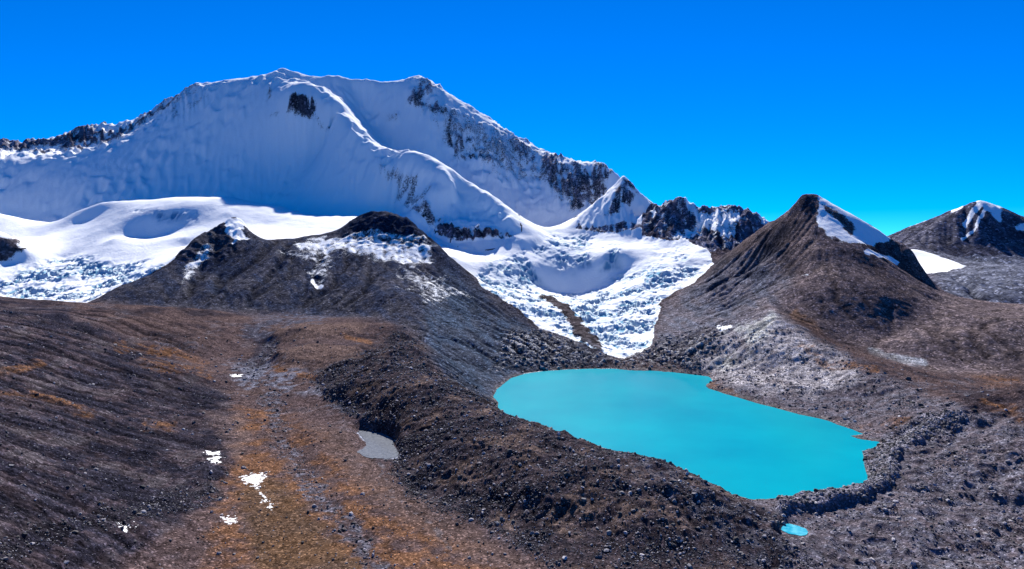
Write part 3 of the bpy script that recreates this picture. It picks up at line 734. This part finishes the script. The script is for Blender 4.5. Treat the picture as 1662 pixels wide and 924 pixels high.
# snow cover
SNOW[is_[FIELD] | is_[FIELD2] | is_[GLAC]] = 1.0
SNOW = np.where(is_[FIELD], 1 - knob * sst(slope, .3, .8) * .9, SNOW)
SNOW = np.where(is_[GLAC], 1 - medial, SNOW)
dust = lap * .10 + a3 * .3 + fineu * .45
SNOW = np.where(is_[MASSIF], np.clip(1.05 - rock_spots * (.12 + .80 * sst(ridg * .3 + fl * .4 + fineu * .6, -.7, .6)), 0, 1), SNOW)
pyr_rock_shade = np.maximum(mask([(1012,290),(1034,310),(1020,335),(1000,350),(975,350),(1000,320)], 7, 10, 2700, 3300, .8), mask([(936,360),(950,366),(1000,360),(1050,362),(1050,385),(936,385)], 4, 6, 2700, 3100, .8))  # rock along the foot; the strip below the apex is shade painted as rock
SNOW = np.where(is_[PYR], np.clip(1.05 - pyr_rock_shade * (.3 + .8 * sst(fl * .5 + a3, -.5, .6)), 0, 1), SNOW)
pk = np.maximum.reduce([mask([(1106,325),(1145,350),(1138,360),(1120,345),(1112,338)], 3, 3, 2500, 3100), mask([(1150,348),(1178,340),(1203,350),(1190,380),(1170,392),(1155,372),(1130,380),(1090,400),(1090,385),(1130,362)], 5, 8, 2400, 3100, .75), mask([(1228,350),(1250,364),(1240,368)], 3, 3, 2500, 3000, .8), mask([(1050,350),(1080,338),(1070,360)], 5, 8, 2500, 3100, .5)])
SNOW = np.where(is_[PEAKS], np.clip(pk * (.65 + .6 * sst(-fl * .4 + a3, -.6, .5)) + .46 * sst(fineu - fl * .3 + .6 * a2, -.4, .5), 0, 1), SNOW)
hs = mask([(480,392),(560,382),(700,392),(716,400),(690,428),(660,435),(600,415),(540,408),(480,412)], 10, 12, 1850, 2300, .66)
hs = np.maximum(hs, mask([(600,372),(690,385),(690,392),(560,386)], 3, 6, 2000, 2400, .55))
hs = np.maximum(hs, mask([(430,405),(560,400),(540,430),(530,470),(505,465),(500,430)], 14, 20, 1700, 2250, .46))
hs = np.maximum(hs, mask([(640,430),(700,440),(770,480),(700,500),(650,460)], 16, 20, 1500, 2250, .47))
hs = np.maximum(hs, mask([(370,352),(398,352),(400,392),(382,398),(362,375)], 4, 8, 2000, 2300, .8))
hs = np.maximum(hs, mask([(325,400),(352,405),(330,430),(298,462),(295,440)], 6, 8, 1700, 2200, .55))
hs = np.maximum(hs, near_line([(507,456),(522,463)], 5, 3, 1600, 2100) * .85)
SNOW = np.where(is_[HILL], np.clip(hs + hs * dust * .8, 0, 1), SNOW)
bs = mask([(1330,320),(1345,322),(1440,380),(1445,392),(1420,398),(1380,392),(1345,385),(1326,370)], 4, 6, 1700, 2100, .98)
bs -= .75 * mask([(1336,328),(1360,340),(1392,372),(1385,382),(1365,362),(1340,345)], 4, 6, 1700, 2100)
bs = np.maximum(bs, near_line([(1405,408),(1440,418),(1455,428)], 5, 5, 1700, 2000) * .75)
bs = np.maximum(bs, mask([(1163,530),(1185,527),(1190,531),(1170,540)], 2, 4, 1300, 1700, .9))
bs = np.maximum(bs, near_line([(1300,450),(1312,448)], 2, 2, 1500, 2000) * .5)
SNOW = np.where(is_[BROWN], np.clip(bs + dust * .5 * (bs > .05), 0, 1), SNOW)
fs = np.maximum.reduce([near_line([(1592,330),(1612,337),(1622,350)], 9, 5, 3000, 3500), near_line([(1590,336),(1565,362)], 5, 3, 3000, 3500), near_line([(1600,340),(1580,370),(1562,385)], 4, 4, 3000, 3500) * .8, near_line([(1545,345),(1560,339)], 3, 2, 3000, 3500), near_line([(1650,364),(1680,372)], 5, 4, 3000, 3500), near_line([(1475,368),(1500,361)], 3, 3, 3000, 3500) * .6])
SNOW = np.where(is_[FARM], np.clip(fs * .95 + fs * dust, 0, 1), SNOW)
tsn = toe * sst(lap + a3 * .5, .2, .9) * .45
SNOW = np.maximum(SNOW, tsn * (~is_[GLAC]))
SNOW = np.maximum(SNOW, near_line([(850,607),(900,603),(960,600),(1000,600)], 3, 2, 1300, 1450) * .5)

# bare ice: steep walls and crevasse depths inside the broken parts
ICE = np.clip(icf_all * (sst(slope, .35, 1.0) * .6 + crev * 1.0), 0, 1) * (is_[GLAC] | is_[FIELD])
ICE = np.maximum(ICE, np.clip(icf_all * .30, 0, 1) * sst(a2, -.3, .5) * is_[GLAC])

# ------------------------------------------------------------------ materials
def new_mat(name):
    m = bpy.data.materials.new(name); m.use_nodes = True
    nt = m.node_tree; nt.nodes.clear()
    o = nt.nodes.new('ShaderNodeOutputMaterial'); b = nt.nodes.new('ShaderNodeBsdfPrincipled')
    nt.links.new(b.outputs[0], o.inputs[0])
    return m, nt, b
def nnode(nt, kind, **k):
    x = nt.nodes.new(kind)
    for a, v in k.items(): setattr(x, a, v)
    return x
def math_(nt, op, a, b=None, clamp=False):
    x = nt.nodes.new('ShaderNodeMath'); x.operation = op; x.use_clamp = clamp
    for i, v in enumerate((a, b)):
        if v is None: continue
        if isinstance(v, (int, float)): x.inputs[i].default_value = v
        else: nt.links.new(v, x.inputs[i])
    return x.outputs[0]
def noise_(nt, vec, scale, detail=4, rough=.6):
    x = nt.nodes.new('ShaderNodeTexNoise'); x.inputs['Scale'].default_value = scale
    x.inputs['Detail'].default_value = detail; x.inputs['Roughness'].default_value = rough
    nt.links.new(vec, x.inputs['Vector']); return x.outputs[0]
def terrain_mat(name, grain, bump, contrast=1.25, edge=(.44, .60)):
    """rock and soil colour from the surface attribute, broken up by grain (metres), snow with crisp ragged edges, blue ice"""
    m, nt, b = new_mat(name)
    geo = nnode(nt, 'ShaderNodeNewGeometry'); pos = geo.outputs['Position']
    ca = nnode(nt, 'ShaderNodeAttribute', attribute_name='soil'); sa = nnode(nt, 'ShaderNodeAttribute', attribute_name='cover')
    sep = nnode(nt, 'ShaderNodeSeparateColor'); nt.links.new(sa.outputs['Color'], sep.inputs[0])
    n_a = noise_(nt, pos, 1 / grain, 5, .72); n_b = noise_(nt, pos, .22 / grain, 4, .6); 
    vor = nnode(nt, 'ShaderNodeTexVoronoi'); vor.inputs['Scale'].default_value = 1.1 / grain; nt.links.new(pos, vor.inputs['Vector'])
    vc = nnode(nt, 'ShaderNodeSeparateColor'); nt.links.new(vor.outputs['Color'], vc.inputs[0])
    k = math_(nt, 'ADD', math_(nt, 'MULTIPLY', math_(nt, 'SUBTRACT', n_a, .5), 2.6 * contrast), math_(nt, 'MULTIPLY', math_(nt, 'SUBTRACT', n_b, .5), 1.8 * contrast))
    k = math_(nt, 'ADD', k, math_(nt, 'MULTIPLY', math_(nt, 'SUBTRACT', math_(nt, 'POWER', vc.outputs[0], 9.0), .1), 1.7 * contrast))
    k = math_(nt, 'MAXIMUM', math_(nt, 'ADD', k, 1.0), .18)
    sc = nnode(nt, 'ShaderNodeVectorMath', operation='SCALE'); nt.links.new(ca.outputs['Color'], sc.inputs[0]); nt.links.new(k, sc.inputs['Scale'])
    # ice tint
    mix1 = nnode(nt, 'ShaderNodeMix', data_type='RGBA'); mix1.inputs['A'].default_value = (.92, .93, .94, 1); mix1.inputs['B'].default_value = (.17, .36, .50, 1)
    nt.links.new(sep.outputs[1], mix1.inputs['Factor'])
    n_f = noise_(nt, pos, 2.2 / grain, 4, .75)
    s = math_(nt, 'ADD', sep.outputs[0], math_(nt, 'MULTIPLY', math_(nt, 'SUBTRACT', math_(nt, 'ADD', math_(nt, 'MULTIPLY', n_a, .45), math_(nt, 'MULTIPLY', n_f, .55)), .5), 2.2))
    mr = nnode(nt, 'ShaderNodeMapRange', interpolation_type='SMOOTHSTEP'); mr.inputs['From Min'].default_value = edge[0]; mr.inputs['From Max'].default_value = edge[1]
    nt.links.new(s, mr.inputs['Value'])
    mix2 = nnode(nt, 'ShaderNodeMix', data_type='RGBA')
    nt.links.new(mr.outputs[0], mix2.inputs['Factor']); nt.links.new(sc.outputs[0], mix2.inputs['A']); nt.links.new(mix1.outputs['Result'], mix2.inputs['B'])
    nt.links.new(mix2.outputs['Result'], b.inputs['Base Color'])
    b.inputs['Roughness'].default_value = .9; b.inputs['Specular IOR Level'].default_value = 0.0
    bp = nnode(nt, 'ShaderNodeBump'); bp.inputs['Strength'].default_value = 1.0
    hgt = math_(nt, 'ADD', math_(nt, 'MULTIPLY', n_a, 1.0), math_(nt, 'MULTIPLY', vor.outputs['Distance'], -.35))
    hgt = math_(nt, 'MULTIPLY', hgt, math_(nt, 'SUBTRACT', 1.0, math_(nt, 'MULTIPLY', mr.outputs[0], .65)))
    bp.inputs['Distance'].default_value = bump
    nt.links.new(hgt, bp.inputs['Height']); nt.links.new(bp.outputs[0], b.inputs['Normal'])
    return m
M_near = terrain_mat('stony_ground', 1.7, .9)
M_mid = terrain_mat('mountain_scree', 3.8, 2.0)
M_far = terrain_mat('high_rock_and_snow', 9.0, 3.0, 1.25, (.34, .66))
M_snow = terrain_mat('glacier_snow', 9.0, 3.0)

# ------------------------------------------------------------------ build the landforms from the one surface
col_main = SC.collection
VERTS = np.stack([WX, WY, Z], -1).reshape(-1, 3)
idx = np.arange(NU * NV).reshape(NU, NV)
quads = np.stack([idx[:-1, :-1], idx[1:, :-1], idx[1:, 1:], idx[:-1, 1:]], -1).reshape(-1, 4)
qreg = REG[:-1, :-1].reshape(-1)
CF = C.reshape(-1, 3); SF = SNOW.reshape(-1); IF = ICE.reshape(-1)
def tag(o, label, cat, kind=None, group=None):
    o['label'] = label; o['category'] = cat
    if kind: o['kind'] = kind
    if group: o['group'] = group
    return o
def mesh_from(name, verts, faces, mat, nsides=4, smooth=True):
    me = bpy.data.meshes.new(name)
    me.vertices.add(len(verts)); me.vertices.foreach_set('co', np.ascontiguousarray(verts, np.float32).ravel())
    me.loops.add(len(faces) * nsides); me.loops.foreach_set('vertex_index', np.ascontiguousarray(faces, np.int32).ravel())
    me.polygons.add(len(faces)); me.polygons.foreach_set('loop_start', np.arange(0, len(faces) * nsides, nsides, dtype=np.int32))
    me.polygons.foreach_set('use_smooth', np.full(len(faces), smooth))
    me.update(calc_edges=True); me.validate()
    me.materials.append(mat)
    o = bpy.data.objects.new(name, me); col_main.objects.link(o)
    return o
def landform(name, ids, mat, label, cat):
    sel = np.isin(qreg, ids)
    fq = quads[sel]; used, inv = np.unique(fq, return_inverse=True)
    o = mesh_from(name, VERTS[used], inv.reshape(-1, 4), mat)
    me = o.data
    a = me.color_attributes.new('soil', 'FLOAT_COLOR', 'POINT')
    a.data.foreach_set('color', np.concatenate([CF[used], np.ones((len(used), 1), np.float32)], 1).ravel())
    a = me.color_attributes.new('cover', 'FLOAT_COLOR', 'POINT')
    a.data.foreach_set('color', np.stack([SF[used], IF[used], 0 * IF[used], 0 * IF[used] + 1], 1).astype(np.float32).ravel())
    return tag(o, label, cat, 'structure')
landform('ground', [GROUND], M_near, 'stony brown valley floor, moraine ridges and grassy hollows around the turquoise lake', 'ground')
landform('hill', [HILL], M_mid, 'dark rounded hill with a dusting of snow, left of the lake', 'hill')
landform('mountain', [BROWN], M_mid, 'brown pointed mountain with a white snow patch on its right shoulder', 'mountain')
landform('mountain', [FARM], M_far, 'distant dark mountain with thin snow streaks at the right edge', 'mountain')
landform('glacier', [GLAC], M_snow, 'crevassed white glacier tumbling down to the turquoise lake', 'glacier')
landform('snowfield', [FIELD], M_snow, 'broad smooth sunlit snowfield below the high snow face', 'snowfield')
landform('mountain', [MASSIF], M_far, 'huge shaded snow mountain with a sunlit curving spur', 'mountain')
landform('mountain', [PYR], M_far, 'small pyramid peak of snow and rock above the glacier', 'mountain')
landform('mountain', [PEAKS], M_far, 'pair of jagged rocky peaks with snow streaks behind the glacier', 'mountain')
landform('snowfield', [FIELD2], M_snow, 'small bright snowfield between the brown mountain and the distant dark one', 'snowfield')

# far land out to the horizon
me_r = 90000.0
def ring(name, r0, r1, z, mat):
    n_ = 96
    vs = []; fs_ = []
    for k in range(n_):
        a = 2 * PI * k / n_
        vs += [(r0 * math.sin(a), r0 * math.cos(a), z), (r1 * math.sin(a), r1 * math.cos(a), z - 800)]
    for k in range(n_):
        j = (k + 1) % n_
        fs_.append((2*k, 2*j, 2*j+1, 2*k+1))
    return vs, fs_
m_pl, nt, b = new_mat('plateau_soil')
geo = nnode(nt, 'ShaderNodeNewGeometry'); nz = noise_(nt, geo.outputs['Position'], .002, 6, .6)
cr = nnode(nt, 'ShaderNodeValToRGB'); cr.color_ramp.elements[0].color = (.06,.045,.04,1); cr.color_ramp.elements[1].color = (.16,.11,.09,1)
nt.links.new(nz, cr.inputs[0]); nt.links.new(cr.outputs[0], b.inputs['Base Color']); b.inputs['Roughness'].default_value = .9
vs, fs_ = ring('terrain', 30.0, me_r, -60.0, m_pl)
o = mesh_from('terrain', np.array(vs), np.array(fs_), m_pl)
tag(o, 'wide brown plateau stretching away to the horizon behind the mountains', 'terrain', 'structure')

# ------------------------------------------------------------------ water
def water_mat(name, c1, c2, scale, rough=.12, bump=.03):
    m, nt, b = new_mat(name)
    geo = nnode(nt, 'ShaderNodeNewGeometry'); pos = geo.outputs['Position']
    nz = noise_(nt, pos, scale, 4, .55)
    mx = nnode(nt, 'ShaderNodeMix', data_type='RGBA'); mx.inputs['A'].default_value = c1; mx.inputs['B'].default_value = c2
    mr = nnode(nt, 'ShaderNodeMapRange'); mr.inputs['From Min'].default_value = .35; mr.inputs['From Max'].default_value = .65
    nt.links.new(nz, mr.inputs[0]); nt.links.new(mr.outputs[0], mx.inputs['Factor']); nt.links.new(mx.outputs['Result'], b.inputs['Base Color'])
    b.inputs['Roughness'].default_value = rough; b.inputs['IOR'].default_value = 1.33; b.inputs['Specular IOR Level'].default_value = .06
    bp = nnode(nt, 'ShaderNodeBump'); bp.inputs['Distance'].default_value = bump
    nt.links.new(noise_(nt, pos, .5, 3, .6), bp.inputs['Height']); nt.links.new(bp.outputs[0], b.inputs['Normal'])
    return m
M_lake = water_mat('glacial_water', (.0005, .218, .295, 1), (.001, .275, .34, 1), .006, .2)
def flat_poly(name, pxs, zr, mat, zoff=0.0, grow=1.0):
    w = []
    for a, b_ in pxs:
        th, lr, _ = P(a, b_, z=zr); r = math.exp(lr); w.append((r * math.sin(th), r * math.cos(th)))
    cx = sum(p[0] for p in w) / len(w); cy = sum(p[1] for p in w) / len(w)
    me = bpy.data.meshes.new(name)
    vs = [(cx + (x - cx) * grow, cy + (y - cy) * grow, zr + CAM_H + zoff) for x, y in w]
    me.from_pydata(vs, [], [list(range(len(vs)))]); me.update()
    if me.polygons[0].normal.z < 0: me.flip_normals()
    me.materials.append(mat)
    o = bpy.data.objects.new(name, me); col_main.objects.link(o); return o
lake_line = [(1235,828),(1150,800),(1060,764),(980,743),(900,724),(850,704),(806,668),(790,650)] + [(a + (12 if a > 1000 else -8) , b_ - (3 if b_ < 640 else 0) + (4 if b_ > 790 else 0)) for a, b_ in shore]
o = flat_poly('lake', lake_line, -250.0, M_lake, 0.0)
tag(o, 'opaque turquoise glacial lake at the foot of the glacier', 'lake', 'structure')

M_silt = water_mat('silty_water', (.11,.12,.14,1), (.17,.18,.20,1), .4, .1)
o = flat_poly('pond', pond_px, POND_Z, M_silt, 0.0, 1.05)
tag(o, 'small pale grey silty pond between the grassy valley and the dark moraine', 'pond', 'structure')
M_pool = water_mat('pool_water', (.004,.24,.36,1), (.10,.42,.52,1), .16)
o = flat_poly('pond', pond2_px, POND2_Z, M_pool, 0.0, 1.05)
tag(o, 'tiny turquoise pool below the near end of the big lake', 'pond', 'structure')

# ------------------------------------------------------------------ loose rocks
def ground_z(x, y):
    th = np.arctan2(x, y); lr = np.log(np.hypot(x, y))
    i = np.clip(np.searchsorted(fu, th) - 1, 0, NU - 2); j = np.clip(np.searchsorted(fv, lr) - 1, 0, NV - 2)
    a = np.clip((th - fu[i]) / (fu[i+1] - fu[i]), 0, 1); b_ = np.clip((lr - fv[j]) / (fv[j+1] - fv[j]), 0, 1)
    return Z[i, j]*(1-a)*(1-b_) + Z[i+1, j]*a*(1-b_) + Z[i, j+1]*(1-a)*b_ + Z[i+1, j+1]*a*b_
rng = np.random.RandomState(11)
t_ = (1 + 5 ** .5) / 2
ICO_V = np.array([(-1,t_,0),(1,t_,0),(-1,-t_,0),(1,-t_,0),(0,-1,t_),(0,1,t_),(0,-1,-t_),(0,1,-t_),(t_,0,-1),(t_,0,1),(-t_,0,-1),(-t_,0,1)], float) / 1.9
ICO_F = np.array([(0,11,5),(0,5,1),(0,1,7),(0,7,10),(0,10,11),(1,5,9),(5,11,4),(11,10,2),(10,7,6),(7,1,8),(3,9,4),(3,4,2),(3,2,6),(3,6,8),(3,8,9),(4,9,5),(2,4,11),(6,2,10),(8,6,7),(9,8,1)])
def rock_mat(name):
    m, nt, b = new_mat(name)
    at = nnode(nt, 'ShaderNodeAttribute', attribute_name='stone')
    geo = nnode(nt, 'ShaderNodeNewGeometry'); nz = noise_(nt, geo.outputs['Position'], 1.2, 4, .65)
    sc = nnode(nt, 'ShaderNodeVectorMath', operation='SCALE'); nt.links.new(at.outputs['Color'], sc.inputs[0])
    nt.links.new(math_(nt, 'ADD', math_(nt, 'MULTIPLY', nz, 1.2), .4), sc.inputs['Scale'])
    nt.links.new(sc.outputs[0], b.inputs['Base Color']); b.inputs['Roughness'].default_value = .85; b.inputs['Specular IOR Level'].default_value = .08
    return m
M_rock = rock_mat('boulder_stone')
dens = np.zeros(Z.shape)
dens += moraine * (.5 + 1.2 * sst(a2 + .5 * a3, -.3, .6)) * 1.3
dens += rmor * (.35 + 1.0 * sst(a2 + .4 * a3, -.2, .6)) * 1.0
dens += mask([(1470,690),(1500,675),(1550,680),(1550,700),(1480,715),(1450,745),(1445,790),(1410,790),(1400,735),(1430,715)], 6, 6, 0, 1000) * 2.5
dens += rim * 2.2
dens += lh * .28 * sst(a2 + a3, -.2, .8) + stream * .9
dens += near_line([(-20,920),(60,880),(150,845),(250,825),(330,800)], 22, 20, 0, 900) * 1.6
dens += .10 * (R < 1500) * gm + grass * .05
dens += near_line([(505,615),(560,665),(632,700),(645,730),(640,765),(665,798),(720,825),(790,852),(850,888),(910,930)], 12, 8, 0, 1300) * 1.5
dens *= (Z > .3) | (shoredist < -8); dens *= (R < 1500) & (U > -.72) & (U < .72); dens *= 1 - np.maximum(pond, 0)
dens *= ~((shoredist > 0) & (R > 600)); dens *= 1 - sst(sdpoly(PX, PY, pond2_px, 6), -2, 0)
area = (np.gradient(U, axis=0) * R) * (np.gradient(V, axis=1) * R)
def pick(w, n_):
    c = np.cumsum(w.ravel()); k = np.searchsorted(c, rng.rand(n_) * c[-1])
    i, j = np.unravel_index(np.minimum(k, w.size - 1), w.shape)
    th = U[i, j] + (rng.rand(n_) - .5) * .0022; lr = V[i, j] + (rng.rand(n_) - .5) * .003
    r = np.exp(lr); return r * np.sin(th), r * np.cos(th), r, i, j
def rocks_batch(x, y, size, sink=.25):
    n_ = len(x)
    v = np.repeat(ICO_V[None], n_, 0) * (1 + .55 * (rng.rand(n_, 12, 1) - .5))
    v *= (.6 + .8 * rng.rand(n_, 1, 3)) * np.array([1, 1, .8])
    a = rng.rand(n_) * 2 * PI; ca, sa_ = np.cos(a)[:, None], np.sin(a)[:, None]
    vx = v[..., 0] * ca - v[..., 1] * sa_; vy = v[..., 0] * sa_ + v[..., 1] * ca
    z = ground_z(x, y)
    out = np.stack([vx * size[:, None] + x[:, None], vy * size[:, None] + y[:, None], v[..., 2] * size[:, None] + (z + size * (.5 - sink) * .8)[:, None]], -1)
    return out
def stone_col(n_, x=None):
    b_ = .05 + .34 * rng.rand(n_) ** 2.6
    w = rng.rand(n_) * .25
    return np.stack([b_ * (1 + .22 * w), b_ * (.97), b_ * (1 + .10 - .5 * w)], -1)
NROCK = 60000
wgt = dens * area / (R / 700.0) ** 1.1
x, y, r, ii, jj = pick(wgt, NROCK)
size = (.38 + .000045 * r) * (rng.rand(NROCK) + .008) ** -.40 * .85 * (r / 650.0) ** .45
size = np.minimum(size, 2.6)
vv = rocks_batch(x, y, size)
ff = (ICO_F[None] + 12 * np.arange(NROCK)[:, None, None]).reshape(-1, 3)
o = mesh_from('rubble', vv.reshape(-1, 3), ff, M_rock, 3, False)
cc = np.repeat(stone_col(NROCK), 12, 0)
a = o.data.color_attributes.new('stone', 'FLOAT_COLOR', 'POINT'); a.data.foreach_set('color', np.concatenate([cc, np.ones((len(cc), 1))], 1).astype(np.float32).ravel())
tag(o, 'countless small grey stones strewn over the moraines and slopes', 'rubble', 'stuff')

wgt = toe * (Z > .6) * area * (WK[GLAC] < .3) * (.3 + sst(a3, -.3, .5))
x, y, r, ii, jj = pick(wgt, 2600)
size = .9 * (rng.rand(2600) + .01) ** -.42; size = np.minimum(size, 5.5)
vv = rocks_batch(x, y, size, .3)
ff = (ICO_F[None] + 12 * np.arange(2600)[:, None, None]).reshape(-1, 3)
o = mesh_from('rubble', vv.reshape(-1, 3), ff, M_rock, 3, False)
cc = np.repeat(stone_col(2600) * 1.1, 12, 0)
a = o.data.color_attributes.new('stone', 'FLOAT_COLOR', 'POINT'); a.data.foreach_set('color', np.concatenate([cc, np.ones((len(cc), 1))], 1).astype(np.float32).ravel())
tag(o, 'jumble of fallen blocks between the glacier snout and the far lake shore', 'rubble', 'stuff')

# larger boulders, one object each
import bmesh
def boulder_mesh(k, shade):
    bm = bmesh.new(); bmesh.ops.create_icosphere(bm, subdivisions=2, radius=1)
    r_ = random.Random(k * 13 + 5)
    for _ in range(11):         # chop the ball with random planes: flat fracture faces
        n_ = np.array([r_.gauss(0, 1), r_.gauss(0, 1), r_.gauss(0, 1)]); n_ /= np.linalg.norm(n_)
        d_ = r_.uniform(.52, .82)
        for v in bm.verts:
            p = np.array(v.co); q = p @ n_ - d_
            if q > 0: v.co = p - n_ * q
    sx, sy, sz = r_.uniform(.8, 1.3), r_.uniform(.7, 1.1), r_.uniform(.6, .95)
    for v in bm.verts: v.co = (v.co[0] * sx, v.co[1] * sy, v.co[2] * sz)
    me = bpy.data.meshes.new('boulder'); bm.to_mesh(me); bm.free()
    me.materials.append(M_rock)
    a = me.color_attributes.new('stone', 'FLOAT_COLOR', 'POINT')
    a.data.foreach_set('color', np.tile(np.array([shade * 1.03, shade, shade * 1.05, 1], np.float32), len(me.vertices)))
    return me
BM = [boulder_mesh(k, [.10, .16, .24, .34, .13, .20, .42, .08][k]) for k in range(8)]
def put_boulder(x, y, s, label, group, k):
    o = bpy.data.objects.new('boulder', BM[k]); col_main.objects.link(o)
    o.location = (x, y, float(ground_z(np.array([x]), np.array([y]))[0]) + s * .3)
    o.rotation_euler = (rng.rand() * .5, rng.rand() * .5, rng.rand() * 6.28); o.scale = (s, s, s)
    return tag(o, label, 'boulder', None, group)
xb, yb, rb, ii, jj = pick(dens * area * (moraine > .5) * (R < 1000), 150)
for k in range(150):
    put_boulder(xb[k], yb[k], 1.3 + 1.5 * rng.rand() ** 2, 'angular grey boulder lying among rubble on the dark moraine ridge', 'boulders on the dark moraine ridge', rng.randint(8))
xb, yb, rb, ii, jj = pick(dens * area * (rmor > .5) * (R < 1150) * (moraine < .3), 110)
for k in range(110):
    put_boulder(xb[k], yb[k], 1.2 + 1.6 * rng.rand() ** 2, 'angular grey boulder lying on the stony banks right of the lake', 'boulders on the banks right of the lake', rng.randint(8))
def at(px, py, z=None, r=None):
    """world point where the sight line through a photo pixel meets the surface"""
    th, t = bearing(px, py)
    rr = np.exp(np.arange(math.log(300), math.log(4800), .0012))
    zz = ground_z(rr * math.sin(th), rr * math.cos(th)); zs = CAM_H + rr * t
    k = int(np.argmax(zs < zz)); return rr[k] * math.sin(th), rr[k] * math.cos(th)
for px, py, s, k, lab in ((1475,617,5.5,7,'lone big dark boulder sitting on the brown ridge crest right of the lake'),
        (107,915,2.0,6,'pale boulder at the bottom left corner on the dark stony slope'),
        (1245,772,2.6,6,'pale boulder standing at the near tip of the left lake shore')):
    bx, by = at(px, py); put_boulder(bx, by, s, lab, None, k)

# ------------------------------------------------------------------ snow patches lying on the ground
M_patch, nt, b = new_mat('old_snow')
geo = nnode(nt, 'ShaderNodeNewGeometry'); nz = noise_(nt, geo.outputs['Position'], .8, 4, .6)
cr = nnode(nt, 'ShaderNodeValToRGB'); cr.color_ramp.elements[0].position = .38; cr.color_ramp.elements[1].position = .6; cr.color_ramp.elements[0].color = (.45,.45,.46,1); cr.color_ramp.elements[1].color = (.9,.9,.92,1)
nt.links.new(nz, cr.inputs[0]); nt.links.new(cr.outputs[0], b.inputs['Base Color']); b.inputs['Roughness'].default_value = .7
def snow_patch(poly, label, th_=.35, cell=.55, frag=.55):
    """ragged slab of snow draped on the ground; poly in photo pixels is surveyed onto the surface"""
    w = [at(a, b_) for a, b_ in poly]
    x0, x1 = min(p[0] for p in w) - 2, max(p[0] for p in w) + 2; y0, y1 = min(p[1] for p in w) - 3, max(p[1] for p in w) + 3
    gx = np.arange(x0, x1, cell); gy = np.arange(y0, y1, cell * 1.2)
    GX_, GY_ = np.meshgrid(gx, gy, indexing='ij')
    d = sdpoly(GX_, GY_, w, 8.0)
    ragged = d / 3.2 + fbm(GX_, GY_, 5.5, 4, gain=.75, seed=int(poly[0][0])) * 2.1 - frag + .5
    thick = th_ * sst(ragged, 0, .8) - .1
    ZZ = ground_z(GX_.ravel(), GY_.ravel()).reshape(GX_.shape) + thick + .05 * fbm(GX_, GY_, 1.5, 2)
    ix = np.arange(GX_.size).reshape(GX_.shape)
    keep = ragged > 0
    kq = keep[:-1, :-1] | keep[1:, :-1] | keep[1:, 1:] | keep[:-1, 1:]
    fq = np.stack([ix[:-1, :-1], ix[1:, :-1], ix[1:, 1:], ix[:-1, 1:]], -1)[kq]
    if len(fq) == 0: print('EMPTY PATCH', label); return
    used, inv = np.unique(fq, return_inverse=True)
    o = mesh_from('snow_patch', np.stack([GX_, GY_, ZZ], -1).reshape(-1, 3)[used], inv.reshape(-1, 4), M_patch)
    return tag(o, label, 'snow patch')
snow_patch([(388,774),(410,768),(436,767),(430,780),(422,796),(408,790),(395,784)], 'largest white snow patch, ragged and triangular, on the orange grass of the valley', frag=1.5)
snow_patch([(336,732),(356,733),(352,739),(340,738)], 'thin white snow streak at the foot of the dark left slope', frag=.2)
snow_patch([(342,744),(356,742),(354,753),(341,752)], 'small compact snow patch just below the thin streak at the slope foot', frag=.2)
snow_patch([(356,838),(374,832),(392,846),(386,853),(368,852),(356,850)], 'broken string of snow scraps on the grass near the bottom', frag=2.0)
snow_patch([(196,852),(218,849),(216,858),(198,860)], 'small snow patch among dark stones near the bottom left', frag=.9)
snow_patch([(424,800),(432,808),(444,824),(438,826),(428,812)], 'trail of tiny snow scraps running down from the triangular patch', frag=.8)
snow_patch([(378,608),(392,608),(390,612),(379,612)], 'tiny snow patch beside the grey gravel stream bed', frag=.1)
